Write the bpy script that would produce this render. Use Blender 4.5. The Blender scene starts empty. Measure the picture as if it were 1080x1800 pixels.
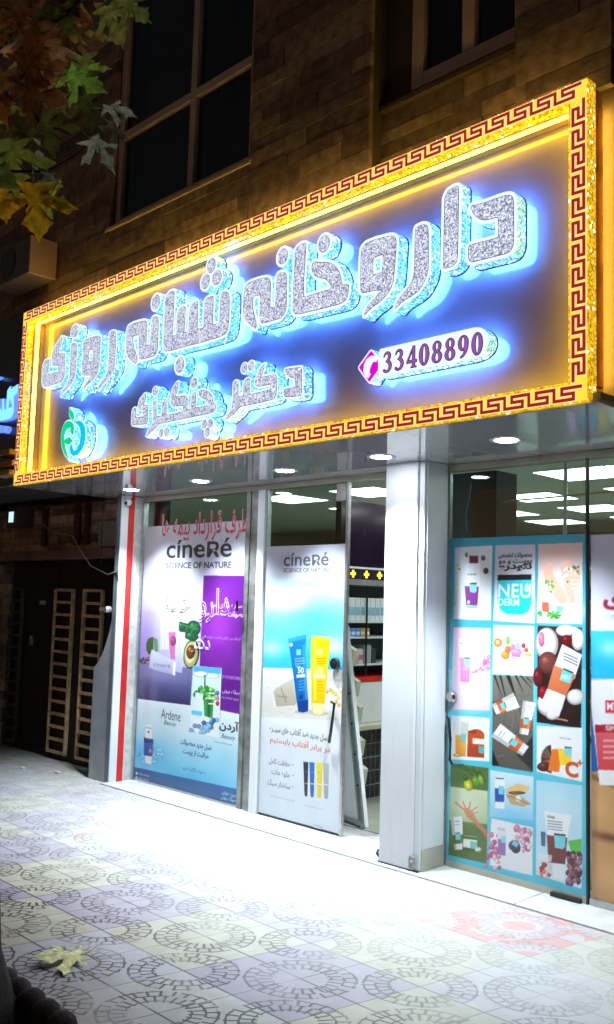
import bpy, bmesh, math, random, unicodedata
import numpy as np
from mathutils import Vector, Matrix
random.seed(7); RNG = np.random.default_rng(7)
S = bpy.context.scene; COL = S.collection

# ------------------------------------------------------------------ camera
CAM = np.array([0.0, -4.746, 1.6]); FPX = 1604.34
FW = np.array([-0.7058, 0.7014, 0.0988]); FW /= np.linalg.norm(FW)
ROLL = math.radians(1.63)
_r = np.cross(FW, [0, 0, 1]); _r /= np.linalg.norm(_r); _u = np.cross(_r, FW)
RT = math.cos(ROLL) * _r + math.sin(ROLL) * _u
UP = -math.sin(ROLL) * _r + math.cos(ROLL) * _u
cd = bpy.data.cameras.new('camera'); cam = bpy.data.objects.new('camera', cd); COL.objects.link(cam)
cd.sensor_fit = 'VERTICAL'; cd.sensor_height = 24; cd.lens = 24 * FPX / 1800
cd.clip_start = 0.05; cd.clip_end = 500
cam.matrix_world = Matrix([[RT[0], UP[0], -FW[0], CAM[0]], [RT[1], UP[1], -FW[1], CAM[1]], [RT[2], UP[2], -FW[2], CAM[2]], [0, 0, 0, 1]])
S.camera = cam

# ------------------------------------------------------------------ world and exposure (night)
w = bpy.data.worlds.new('World'); S.world = w; w.use_nodes = True
nt = w.node_tree; sky = nt.nodes.new('ShaderNodeTexSky'); sky.sky_type = 'NISHITA'; sky.sun_disc = False
sky.sun_elevation = math.radians(1); sky.sun_rotation = math.radians(200)
nt.links.new(sky.outputs[0], nt.nodes['Background'].inputs[0])
nt.nodes['Background'].inputs[1].default_value = 0.040
S.view_settings.view_transform = 'Standard'; S.view_settings.look = 'None'
S.view_settings.exposure = 0.0; S.view_settings.gamma = 1.0; S.view_settings.use_curve_mapping = False
S.cycles.use_denoising = True
S.cycles.max_bounces = 8; S.cycles.transparent_max_bounces = 12
S.cycles.sample_clamp_indirect = 4.0
S.cycles.caustics_reflective = False; S.cycles.caustics_refractive = False

# ------------------------------------------------------------------ picture ray -> point on a real plane
def ray(x, y): return FW + RT * (x - 540) / FPX - UP * (y - 900) / FPX
def fy(x, y, Y=0.0): d = ray(x, y); return CAM + d * ((Y - CAM[1]) / d[1])
def fz(x, y, Z=0.0): d = ray(x, y); return CAM + d * ((Z - CAM[2]) / d[2])
def fx(x, y, X=0.0): d = ray(x, y); return CAM + d * ((X - CAM[0]) / d[0])
def fd(x, y, D): d = ray(x, y); return CAM + d * D
class Z:                                        # an enlarged cut-out of the reference: origin and scale
    def __init__(s, ox, oy, k): s.o = (ox, oy); s.k = k
    def __call__(s, x, y): return s.o[0] + x / s.k, s.o[1] + y / s.k

# ------------------------------------------------------------------ materials
def srgb(r, g, b):
    f = lambda c: (c / 255) / 12.92 if c / 255 <= 0.04045 else (((c / 255) + 0.055) / 1.055) ** 2.4
    return (f(r), f(g), f(b))
def newmat(name):
    m = bpy.data.materials.new(name); m.use_nodes = True
    return m, m.node_tree, m.node_tree.nodes['Principled BSDF']
def mat(name, col, rough=0.5, metal=0.0, emis=None, estr=0.0, var=0.12, vscale=6.0, bump=0.0, bscale=60.0, coat=0.0, spec=None):
    m, t, b = newmat(name)
    b.inputs['Roughness'].default_value = rough; b.inputs['Metallic'].default_value = metal
    if spec is not None: b.inputs['Specular IOR Level'].default_value = spec
    tc = t.nodes.new('ShaderNodeTexCoord')
    nz = t.nodes.new('ShaderNodeTexNoise'); nz.inputs['Scale'].default_value = vscale; nz.inputs['Detail'].default_value = 5
    t.links.new(tc.outputs['Object'], nz.inputs['Vector'])
    rp = t.nodes.new('ShaderNodeValToRGB')
    rp.color_ramp.elements[0].position = 0.3; rp.color_ramp.elements[1].position = 0.7
    rp.color_ramp.elements[0].color = tuple(max(0, c * (1 - var)) for c in col) + (1,)
    rp.color_ramp.elements[1].color = tuple(min(1, c * (1 + var)) for c in col) + (1,)
    t.links.new(nz.outputs['Fac'], rp.inputs[0]); t.links.new(rp.outputs[0], b.inputs['Base Color'])
    if coat: b.inputs['Coat Weight'].default_value = coat; b.inputs['Coat Roughness'].default_value = 0.04
    if emis: b.inputs['Emission Color'].default_value = (*emis, 1); b.inputs['Emission Strength'].default_value = estr
    if bump:
        n2 = t.nodes.new('ShaderNodeTexNoise'); n2.inputs['Scale'].default_value = bscale; n2.inputs['Detail'].default_value = 4
        t.links.new(tc.outputs['Object'], n2.inputs['Vector'])
        bp = t.nodes.new('ShaderNodeBump'); bp.inputs['Strength'].default_value = bump; bp.inputs['Distance'].default_value = 0.01
        t.links.new(n2.outputs['Fac'], bp.inputs['Height']); t.links.new(bp.outputs[0], b.inputs['Normal'])
    return m
def attrmat(name, rough=0.5, bump=0.0, emis=0.0, coat=0.0, noise=0.35):
    m, t, b = newmat(name)
    a = t.nodes.new('ShaderNodeAttribute'); a.attribute_name = 'Col'
    b.inputs['Roughness'].default_value = rough
    tc = t.nodes.new('ShaderNodeTexCoord')
    src = a.outputs['Color']
    if noise:
        nz = t.nodes.new('ShaderNodeTexNoise'); nz.inputs['Scale'].default_value = 14; nz.inputs['Detail'].default_value = 8
        t.links.new(tc.outputs['Object'], nz.inputs['Vector'])
        mr = t.nodes.new('ShaderNodeMapRange'); mr.inputs[1].default_value = 0.3; mr.inputs[2].default_value = 0.7
        mr.inputs[3].default_value = 1 - noise; mr.inputs[4].default_value = 1 + noise
        t.links.new(nz.outputs['Fac'], mr.inputs[0])
        mx = t.nodes.new('ShaderNodeVectorMath'); mx.operation = 'SCALE'
        t.links.new(src, mx.inputs[0]); t.links.new(mr.outputs[0], mx.inputs['Scale']); src = mx.outputs[0]
    t.links.new(src, b.inputs['Base Color'])
    if coat: b.inputs['Coat Weight'].default_value = coat; b.inputs['Coat Roughness'].default_value = 0.03
    if bump:
        n2 = t.nodes.new('ShaderNodeTexNoise'); n2.inputs['Scale'].default_value = 35; n2.inputs['Detail'].default_value = 8
        t.links.new(tc.outputs['Object'], n2.inputs['Vector'])
        bp = t.nodes.new('ShaderNodeBump'); bp.inputs['Strength'].default_value = bump; bp.inputs['Distance'].default_value = 0.01
        t.links.new(n2.outputs['Fac'], bp.inputs['Height']); t.links.new(bp.outputs[0], b.inputs['Normal'])
    return m
def scuffed(name, col, rough):
    m = mat(name, col, rough, var=0.05, vscale=2, bump=0.02, coat=0.2); t = m.node_tree; b = t.nodes['Principled BSDF']
    old = b.inputs['Base Color'].links[0].from_socket; tc = [n for n in t.nodes if n.type == 'TEX_COORD'][0]
    mp = t.nodes.new('ShaderNodeMapping'); mp.inputs['Scale'].default_value = (22, 22, 1.4); t.links.new(tc.outputs['Object'], mp.inputs[0])
    n = t.nodes.new('ShaderNodeTexNoise'); n.inputs['Scale'].default_value = 1.6; n.inputs['Detail'].default_value = 7; n.inputs['Roughness'].default_value = .7; t.links.new(mp.outputs[0], n.inputs[0])
    g = t.nodes.new('ShaderNodeMapRange'); g.inputs[1].default_value = .58; g.inputs[2].default_value = .85; g.inputs[3].default_value = 0; g.inputs[4].default_value = .32; t.links.new(n.outputs['Fac'], g.inputs[0])
    x = t.nodes.new('ShaderNodeMix'); x.data_type = 'RGBA'; t.links.new(g.outputs[0], x.inputs['Factor']); t.links.new(old, x.inputs[6]); x.inputs[7].default_value = (0.22, 0.20, 0.18, 1)
    t.links.new(x.outputs[2], b.inputs['Base Color']); return m
def crystal(name, dark, light, scale, estr, e_dark=0.1, rough=0.15, pos=(0.15, 0.62), sparkle=0.0):
    """faceted crystal studs lit from inside: a Voronoi of studs, each with its own brightness"""
    m, t, b = newmat(name)
    tc = t.nodes.new('ShaderNodeTexCoord')
    v = t.nodes.new('ShaderNodeTexVoronoi'); v.inputs['Scale'].default_value = scale
    v.feature = 'F1'; t.links.new(tc.outputs['Object'], v.inputs['Vector'])
    rp = t.nodes.new('ShaderNodeValToRGB')
    rp.color_ramp.elements[0].position = pos[0]; rp.color_ramp.elements[0].color = (*light, 1)
    rp.color_ramp.elements[1].position = pos[1]; rp.color_ramp.elements[1].color = (*dark, 1)
    t.links.new(v.outputs['Distance'], rp.inputs[0])
    wn = t.nodes.new('ShaderNodeTexWhiteNoise'); wn.noise_dimensions = '3D'
    t.links.new(v.outputs['Position'], wn.inputs['Vector'])
    mr = t.nodes.new('ShaderNodeMapRange'); mr.inputs[3].default_value = 0.35; mr.inputs[4].default_value = 1.35
    t.links.new(wn.outputs['Value'], mr.inputs[0])
    mx = t.nodes.new('ShaderNodeVectorMath'); mx.operation = 'SCALE'
    t.links.new(rp.outputs[0], mx.inputs[0]); t.links.new(mr.outputs[0], mx.inputs['Scale'])
    src = mx.outputs[0]
    if sparkle:
        gt = t.nodes.new('ShaderNodeMath'); gt.operation = 'GREATER_THAN'; gt.inputs[1].default_value = 1 - sparkle
        t.links.new(wn.outputs['Value'], gt.inputs[0])
        mm = t.nodes.new('ShaderNodeMix'); mm.data_type = 'RGBA'
        t.links.new(gt.outputs[0], mm.inputs['Factor']); t.links.new(src, mm.inputs[6]); mm.inputs[7].default_value = (2, 2, 1.8, 1)
        src = mm.outputs[2]
    t.links.new(src, b.inputs['Base Color']); t.links.new(src, b.inputs['Emission Color'])
    b.inputs['Emission Strength'].default_value = estr; b.inputs['Roughness'].default_value = rough
    bp = t.nodes.new('ShaderNodeBump'); bp.inputs['Strength'].default_value = 0.5; bp.inputs['Distance'].default_value = 0.004; bp.invert = True
    t.links.new(v.outputs['Distance'], bp.inputs['Height']); t.links.new(bp.outputs[0], b.inputs['Normal'])
    return m
def glassmat(name, tint=(0.93, 0.98, 0.96), refl=1.0):
    m = bpy.data.materials.new(name); m.use_nodes = True; t = m.node_tree
    t.nodes.remove(t.nodes['Principled BSDF']); out = t.nodes['Material Output']
    tr = t.nodes.new('ShaderNodeBsdfTransparent'); tr.inputs[0].default_value = (*tint, 1)
    gl = t.nodes.new('ShaderNodeBsdfGlossy'); gl.inputs['Roughness'].default_value = 0.01
    fr = t.nodes.new('ShaderNodeFresnel'); ge = t.nodes.new('ShaderNodeNewGeometry')
    io = t.nodes.new('ShaderNodeMapRange'); io.inputs[3].default_value = 1.5; io.inputs[4].default_value = 1/1.5      # both faces of the sheet reflect alike
    t.links.new(ge.outputs['Backfacing'], io.inputs[0]); t.links.new(io.outputs[0], fr.inputs[0])
    nz = t.nodes.new('ShaderNodeTexNoise'); nz.inputs['Scale'].default_value = 1.3
    tc = t.nodes.new('ShaderNodeTexCoord'); t.links.new(tc.outputs['Object'], nz.inputs['Vector'])
    bp = t.nodes.new('ShaderNodeBump'); bp.inputs['Strength'].default_value = 0.03; bp.inputs['Distance'].default_value = 0.02
    t.links.new(nz.outputs['Fac'], bp.inputs['Height']); t.links.new(bp.outputs[0], gl.inputs['Normal'])
    mx = t.nodes.new('ShaderNodeMixShader'); t.links.new(fr.outputs[0], mx.inputs[0])
    t.links.new(tr.outputs[0], mx.inputs[1]); t.links.new(gl.outputs[0], mx.inputs[2]); t.links.new(mx.outputs[0], out.inputs[0])
    return m

YEL = (1.0, 0.52, 0.02)
M = dict(
 stone=attrmat('travertine', 0.75, 0.5, noise=0.4),
 mortar=mat('mortar', (0.05, 0.04, 0.035), 0.9, bump=0.3),
 darkwall=mat('dark_plaster', (0.03, 0.025, 0.03), 0.85, bump=0.3),
 soffit=mat('soffit_panel', (0.92, 0.92, 0.96), 0.07, 0.25, var=0.03, coat=1.0),
 white=scuffed('white_composite', (0.86, 0.88, 0.92), 0.28),
 whitestone=mat('worn_white', (0.62, 0.61, 0.58), 0.6, var=0.2, vscale=18, bump=0.3),
 grey=mat('grey_panel', (0.32, 0.34, 0.38), 0.45, var=0.15),
 greydark=mat('slate_cladding', (0.15, 0.165, 0.19), 0.5, var=0.25, vscale=4, bump=.05),
 red=mat('red_strip', (0.62, 0.02, 0.015), 0.35, var=0.2),
 alu=mat('aluminium', (0.55, 0.56, 0.58), 0.32, 0.85, var=0.15, vscale=20, bump=0.04),
 aludark=mat('weathered_metal', (0.28, 0.28, 0.27), 0.5, 0.6, var=0.35, vscale=12, bump=0.15),
 chrome=mat('steel', (0.6, 0.6, 0.6), 0.15, 1.0, var=0.03),
 black=mat('black_plastic', (0.012, 0.012, 0.014), 0.35, var=0.1),
 blackpanel=mat('black_panel', (0.02, 0.018, 0.026), 0.25, var=0.2),
 beige=mat('beige_metal', (0.42, 0.39, 0.32), 0.5, var=0.1),
 glass=glassmat('clear_glass', (0.74, 0.82, 0.78)),
 nightglass=glassmat('night_glass', (0.35, 0.40, 0.45)),
 winframe=mat('window_frame_paint', (0.46, 0.40, 0.38), 0.5, var=0.1),
 curtain=mat('dark_curtain', (0.12, 0.13, 0.15), 0.9, var=0.5, vscale=3),
 gold=crystal('gold_crystal', (0.78, 0.40, 0.0), (1.0, 0.70, 0.07), 85, 1.05, sparkle=0.02),
 goldin=crystal('gold_crystal_inner', (0.85, 0.46, 0.0), (1.0, 0.66, 0.03), 85, 1.3, sparkle=0.012),
 liplit=mat('yellow_lip', (0.45, 0.26, 0.03), 0.4, var=.1, vscale=20),
 strip=mat('yellow_light_strip', (0.8, 0.5, 0.1), 0.3, emis=(1.0, 0.60, 0.018), estr=26.0),
 wash=mat('added_amber_wash', (0.8, 0.4, 0.05), 0.3, emis=(1.0, 0.55, 0.10), estr=15.0),
 wash2=mat('unseen_side_wash', (0.8, 0.4, 0.05), 0.3, emis=(1.0, 0.55, 0.06), estr=80.0),
 goldtrim=mat('gold_trim', (0.35, 0.16, 0.03), 0.3, 0.8, var=0.15),
 band=mat('lit_yellow_acrylic', (0.8, 0.5, 0.1), 0.3, emis=(1.0, 0.70, 0.055), estr=1.1),
 bandline=mat('cream_line', (0.8, 0.6, 0.4), 0.3, emis=(1.0, 0.66, 0.32), estr=1.0),
 key=mat('red_key_vinyl', (0.30, 0.02, 0.02), 0.35, var=0.1, emis=(0.42, 0.02, 0.02), estr=0.75),
 panel=mat('sign_panel', (0.20, 0.18, 0.25), 0.22, var=0.05, coat=0.55),
 lside=crystal('letter_side_crystal', (0.10, 0.50, 0.65), (0.62, 0.97, 1.0), 90, 1.0, sparkle=0.04),
 lface=mat('letter_acrylic', (0.8, 0.85, 0.9), 0.3, var=0.02, emis=(0.80, 0.95, 1.0), estr=1.1),
 lcry=crystal('letter_face_crystal', (0.12, 0.12, 0.45), (0.84, 0.90, 1.0), 120, 1.05, pos=(.33, .93)),
 lpurple=mat('letter_inline', (0.10, 0.03, 0.25), 0.4, emis=(0.10, 0.03, 0.25), estr=0.3),
 navy=mat('navy_back_plate', (0.01, 0.015, 0.12), 0.35, emis=(0.01, 0.02, 0.25), estr=.35),
 halo=mat('letter_backlight', (0.1, 0.3, 0.9), 0.5, emis=(0.07, 0.28, 1.0), estr=44.0),
 green=mat('green_acrylic', (0.0, 0.6, 0.3), 0.3, emis=(0.0, 0.72, 0.33), estr=0.9),
 cyan=mat('cyan_acrylic', (0.0, 0.5, 0.8), 0.3, emis=(0.0, 0.60, 0.92), estr=0.95),
 magenta=mat('magenta_acrylic', (0.7, 0.0, 0.6), 0.3, emis=(0.78, 0.0, 0.70), estr=0.9),
 digit=mat('violet_digit', (0.35, 0.08, 0.45), 0.3, emis=(0.42, 0.13, 0.60), estr=0.7),
 digitedge=mat('violet_digit_edge', (0.08, 0.02, 0.2), 0.3),
 neighbour=mat('blue_neon_face', (0.3, 0.8, 0.9), 0.3, emis=(0.25, 0.85, 1.0), estr=1.1),
 neighbourblue=mat('blue_neon_side', (0.1, 0.2, 0.9), 0.3, emis=(0.08, 0.15, 0.9), estr=2.0),
 led=mat('led_panel', (0.9, 0.9, 0.9), 0.4, emis=(0.86, 1.0, 0.95), estr=7.5),
 lamp=mat('downlight_diffuser', (0.9, 0.9, 0.9), 0.4, emis=(0.88, 0.95, 1.0), estr=75.0),
 ceil=mat('shop_ceiling', (0.66, 0.70, 0.62), 0.45, var=0.05, bump=.02),
 shopwall=mat('shop_wall', (0.45, 0.48, 0.46), 0.7, var=0.1),
 shopfloor=mat('shop_floor', (0.42, 0.40, 0.34), 0.25, var=0.1),
 shelf=mat('shelf_white', (0.62, 0.68, 0.66), 0.4, var=0.06),
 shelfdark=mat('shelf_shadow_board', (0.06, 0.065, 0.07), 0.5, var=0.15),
 screen=mat('dark_violet_gloss', (0.020, 0.008, 0.022), 0.12, var=0.2),
 ledamber=mat('amber_led', (0.9, 0.5, 0.0), 0.4, emis=(1.0, 0.48, 0.03), estr=3.0),
 cream=mat('cream_plastic', (0.55, 0.54, 0.42), 0.5),
 bark=mat('bark', (0.018, 0.011, 0.009), 0.9, var=0.6, vscale=18, bump=0.9, bscale=22),
 gatematte=mat('matt_black', (0.012, 0.010, 0.014), 0.7, var=0.1),
 gate=mat('gate_black_steel', (0.006, 0.006, 0.007), 0.6, var=0.3, spec=.25),
 gateshade=mat('gate_bars_dark', (0.03, 0.025, 0.022), 0.6),  # bars coloured dark for the weak light at the far left grille
 gategold=mat('gate_gold_bars', (0.52, 0.36, 0.20), 0.45, 0.3, var=0.35, vscale=10),
 leafdry=mat('dry_leaf', (0.80, 0.70, 0.36), 0.7, var=0.4, vscale=30, bump=0.4),
 wire=mat('grey_cable', (0.30, 0.28, 0.30), 0.5),
 edging=mat('edging_concrete', (0.03, 0.016, 0.013), 0.85, var=0.5, bump=0.6),
 paper=mat('litter_paper', (0.7, 0.7, 0.7), 0.7),
)

# ------------------------------------------------------------------ object helpers
def tag(o, label=None, cat=None, group=None, kind=None):
    if label: o['label'] = label
    if cat: o['category'] = cat
    if group: o['group'] = group
    if kind or cat: o['kind'] = kind or 'thing'
    return o
def empty(name, loc, label, cat, group=None):
    o = bpy.data.objects.new(name, None); COL.objects.link(o); o.location = tuple(float(c) for c in loc); o.empty_display_size = 0.1
    return tag(o, label, cat, group)
def wloc(o):
    v = Vector((0, 0, 0))
    while o is not None: v = v + o.location; o = o.parent
    return v
class MB:
    def __init__(s): s.v = []; s.f = []; s.m = []; s.c = []
    def add(s, vs, fs, mi=0, col=None):
        b = len(s.v); s.v += [tuple(float(c) for c in p) for p in vs]
        for f in fs: s.f.append(tuple(i + b for i in f)); s.m.append(mi); s.c.append(col)
        return s
    def box(s, x0, x1, y0, y1, z0, z1, mi=0, col=None):
        return s.add([(x0,y0,z0),(x1,y0,z0),(x1,y1,z0),(x0,y1,z0),(x0,y0,z1),(x1,y0,z1),(x1,y1,z1),(x0,y1,z1)],
                     [(0,3,2,1),(4,5,6,7),(0,1,5,4),(1,2,6,5),(2,3,7,6),(3,0,4,7)], mi, col)
    def quad(s, a, b, c, d, mi=0, col=None): return s.add([a, b, c, d], [(0, 1, 2, 3)], mi, col)
    def bar(s, p, q, wd, th, up=(0, 0, 1), mi=0):
        p = Vector(p); q = Vector(q); d = (q - p).normalized(); u = Vector(up); a = d.cross(u).normalized() * wd / 2; b = d.cross(a).normalized() * th / 2
        return s.add([p-a-b, p+a-b, p+a+b, p-a+b, q-a-b, q+a-b, q+a+b, q-a+b], [(0,3,2,1),(4,5,6,7),(0,1,5,4),(1,2,6,5),(2,3,7,6),(3,0,4,7)], mi)
    def tube(s, pts, r, n=8, mi=0, caps=True):
        pts = [Vector(tuple(float(c) for c in p)) for p in pts]; rs = r if isinstance(r, (list, tuple)) else [r] * len(pts)
        base = len(s.v); ref = None
        for i, p in enumerate(pts):
            d = (pts[min(i+1, len(pts)-1)] - pts[max(i-1, 0)]).normalized()
            if ref is None: ref = Vector((0, 0, 1)) if abs(d.z) < 0.9 else Vector((1, 0, 0))
            a = d.cross(ref).normalized(); b = d.cross(a).normalized(); ref = -b if False else ref
            for k in range(n):
                t = 2 * math.pi * k / n; q = p + (a * math.cos(t) + b * math.sin(t)) * rs[i]; s.v.append(tuple(q))
        for i in range(len(pts) - 1):
            for k in range(n):
                s.f.append((base+i*n+k, base+i*n+(k+1) % n, base+(i+1)*n+(k+1) % n, base+(i+1)*n+k)); s.m.append(mi); s.c.append(None)
        if caps:
            s.f.append(tuple(base+k for k in range(n))[::-1]); s.m.append(mi); s.c.append(None)
            e = base + (len(pts)-1)*n; s.f.append(tuple(e+k for k in range(n))); s.m.append(mi); s.c.append(None)
        return s
    def lathe(s, c, prof, n=24, axis='z', mi=0):
        base = len(s.v)
        for (r, h) in prof:
            for k in range(n):
                t = 2*math.pi*k/n; x, y = r*math.cos(t), r*math.sin(t)
                s.v.append((c[0]+x, c[1]+y, c[2]+h) if axis == 'z' else ((c[0]+x, c[1]+h, c[2]+y) if axis == 'y' else (c[0]+h, c[1]+x, c[2]+y)))
        for i in range(len(prof)-1):
            for k in range(n):
                s.f.append((base+i*n+k, base+i*n+(k+1) % n, base+(i+1)*n+(k+1) % n, base+(i+1)*n+k)); s.m.append(mi); s.c.append(None)
        return s
    def build(s, name, mats, parent=None, bevel=0.0, smooth=False, kind=None):
        off = wloc(parent) if parent else Vector((0, 0, 0))
        me = bpy.data.meshes.new(name); me.from_pydata([(x-off.x, y-off.y, z-off.z) for x, y, z in s.v], [], s.f)
        mats = mats if isinstance(mats, (list, tuple)) else [mats]
        for m in mats: me.materials.append(m)
        me.polygons.foreach_set('material_index', s.m)
        if any(c is not None for c in s.c):
            ca = me.color_attributes.new('Col', 'FLOAT_COLOR', 'CORNER'); arr = []
            for f, c in zip(s.f, s.c): arr += list((c or (0.5, 0.5, 0.5)) + (1.0,)) * len(f)
            ca.data.foreach_set('color', arr)
        me.update()
        if smooth: me.polygons.foreach_set('use_smooth', [True]*len(me.polygons))
        o = bpy.data.objects.new(name, me); COL.objects.link(o)
        if parent: o.parent = parent
        if bevel:
            b = o.modifiers.new('bevel', 'BEVEL'); b.width = bevel; b.segments = 2; b.limit_method = 'ANGLE'
        if kind: o['kind'] = kind
        return o

# ------------------------------------------------------------------ letter shapes: outlines -> offset outlines
def sdf(polys, gx, gy):
    X, Y = np.meshgrid(gx, gy); ins = np.zeros(X.shape, bool); d2 = np.full(X.shape, 1e9)
    for P in polys:
        n = len(P)
        for i in range(n):
            ax, ay = P[i]; bx, by = P[(i+1) % n]
            if abs(by-ay) > 1e-12:
                c = ((ay > Y) != (by > Y)) & (X < (bx-ax)*(Y-ay)/(by-ay)+ax); ins ^= c
            L = (bx-ax)**2+(by-ay)**2+1e-12; t = np.clip(((X-ax)*(bx-ax)+(Y-ay)*(by-ay))/L, 0, 1)
            d2 = np.minimum(d2, (X-ax-t*(bx-ax))**2+(Y-ay-t*(by-ay))**2)
    return np.where(ins, -1, 1)*np.sqrt(d2)
def union_sdf(polysets, gx, gy):
    out = None
    for ps in polysets:
        s = sdf(ps, gx, gy); out = s if out is None else np.minimum(out, s)
    return out
def contours(F, gx, gy):
    """closed iso-lines of F = 0"""
    ny, nx = F.shape; nxt = {}
    F = np.where(F == 0, 1e-9, F)
    def pt(e):
        (i, j), (k, l) = e; a, b = F[j, i], F[l, k]; t = a/(a-b)
        return (gx[i]+(gx[k]-gx[i])*t, gy[j]+(gy[l]-gy[j])*t)
    segs = {}
    S_ = F < 0
    cell = S_[:-1, :-1].astype(int)+2*S_[:-1, 1:]+4*S_[1:, 1:]+8*S_[1:, :-1]
    js, is_ = np.nonzero((cell > 0) & (cell < 15))
    T = {1: [(3, 0)], 2: [(0, 1)], 3: [(3, 1)], 4: [(1, 2)], 5: [(3, 0), (1, 2)], 6: [(0, 2)], 7: [(3, 2)], 8: [(2, 3)], 9: [(2, 0)], 10: [(0, 1), (2, 3)], 11: [(2, 1)], 12: [(1, 3)], 13: [(1, 0)], 14: [(0, 3)]}
    for j, i in zip(js, is_):
        E = [((i, j), (i+1, j)), ((i+1, j), (i+1, j+1)), ((i, j+1), (i+1, j+1)), ((i, j), (i, j+1))]
        for a, b in T[int(cell[j, i])]: segs[E[a]] = E[b]
    loops = []
    while segs:
        s0 = next(iter(segs)); e = s0; L = []
        while e in segs:
            n = segs.pop(e); L.append(pt(e)); e = n
        if len(L) > 5: loops.append(L)
    return loops
def simplify(L, tol):
    """drop nearly straight points"""
    keep = [L[0]]
    for i in range(1, len(L)-1):
        ax, ay = keep[-1]; bx, by = L[i]; cx, cy = L[i+1]
        d = abs((cx-ax)*(by-ay)-(cy-ay)*(bx-ax))/(math.hypot(cx-ax, cy-ay)+1e-9)
        if d > tol or math.hypot(bx-ax, by-ay) > 0.03: keep.append(L[i])
    return keep
def filled(loops, th):
    """fill closed 2D loops (even-odd) to a slab of thickness th; returns verts (x, y, z in +-th/2) and faces"""
    cu = bpy.data.curves.new('tmp', 'CURVE'); cu.dimensions = '2D'; cu.fill_mode = 'BOTH'; cu.extrude = th/2
    for L in loops:
        sp = cu.splines.new('POLY'); sp.points.add(len(L)-1)
        for p, q in zip(sp.points, L): p.co = (q[0], q[1], 0, 1)
        sp.use_cyclic_u = True
    return conv(cu)
def conv(cu):
    o = bpy.data.objects.new('tmp', cu); COL.objects.link(o); bpy.context.view_layer.update()
    me = o.evaluated_get(bpy.context.evaluated_depsgraph_get()).to_mesh()
    vs = [tuple(v.co) for v in me.vertices]; fs = [tuple(p.vertices) for p in me.polygons]
    o.evaluated_get(bpy.context.evaluated_depsgraph_get()).to_mesh_clear()
    bpy.data.objects.remove(o); bpy.data.curves.remove(cu)
    return vs, fs
def slab(loops, th, y, name, mats, parent, sidemat=0):
    """slab standing in the x-z plane, front face at y"""
    vs, fs = filled(loops, th); mb = MB()
    vs = [(x, y+th/2-z, yy) for x, yy, z in vs]
    mb.add(vs, fs)
    for i, f in enumerate(mb.f):
        ys = [mb.v[k][1] for k in f]
        if max(ys)-min(ys) > th*0.5: mb.m[i] = sidemat
    return mb.build(name, mats, parent)
def offset_loops(polysets, off, step=0.005, tol=0.0006):
    a = np.array([p for ps in polysets for P in ps for p in P]); lo = a.min(0)-abs(off)-0.03; hi = a.max(0)+abs(off)+0.03
    gx = np.arange(lo[0], hi[0], step); gy = np.arange(lo[1], hi[1], step)
    return [simplify(L, tol) for L in contours(union_sdf(polysets, gx, gy)-off, gx, gy)]

# ------------------------------------------------------------------ writing
FORMS = {}
for cp in list(range(0xFB50, 0xFDFF))+list(range(0xFE70, 0xFEFF)):
    d = unicodedata.decomposition(chr(cp)).split()
    if len(d) == 2 and d[0] in ('<isolated>', '<final>', '<initial>', '<medial>'): FORMS.setdefault(chr(int(d[1], 16)), {})[d[0][1:-1]] = chr(cp)
def shape(s):
    out = []
    for i, c in enumerate(s):
        F = FORMS.get(c)
        if not F: out.append(c); continue
        p = FORMS.get(s[i-1], {}) if i else {}; n = FORMS.get(s[i+1], {}) if i+1 < len(s) else {}
        jp = bool(('initial' in p or (i and s[i-1] == 'ـ')) and 'final' in F)
        jn = 'initial' in F and ('final' in n or (i+1 < len(s) and s[i+1] == 'ـ'))
        out.append(F.get('medial' if jp and jn else 'final' if jp else 'initial' if jn else 'isolated', c))
    return ''.join(reversed(out))
_TX = {}
def text_mesh(body, bold=0.0, wire=0.0, shear=0.0):
    k = (body, bold, wire, shear)
    if k not in _TX:
        cu = bpy.data.curves.new('t', 'FONT'); cu.body = body; cu.size = 1; cu.offset = bold; cu.shear = shear; cu.resolution_u = 4
        if wire: cu.fill_mode = 'NONE'; cu.bevel_depth = wire; cu.bevel_resolution = 0
        vs, fs = conv(cu); a = np.array(vs)
        _TX[k] = (a, fs, a[:, 0].min(), a[:, 0].max(), a[:, 1].min(), a[:, 1].max())
    return _TX[k]
def arabic(s): return any('\u0600' <= c <= '\u06ff' for c in s)

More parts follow.
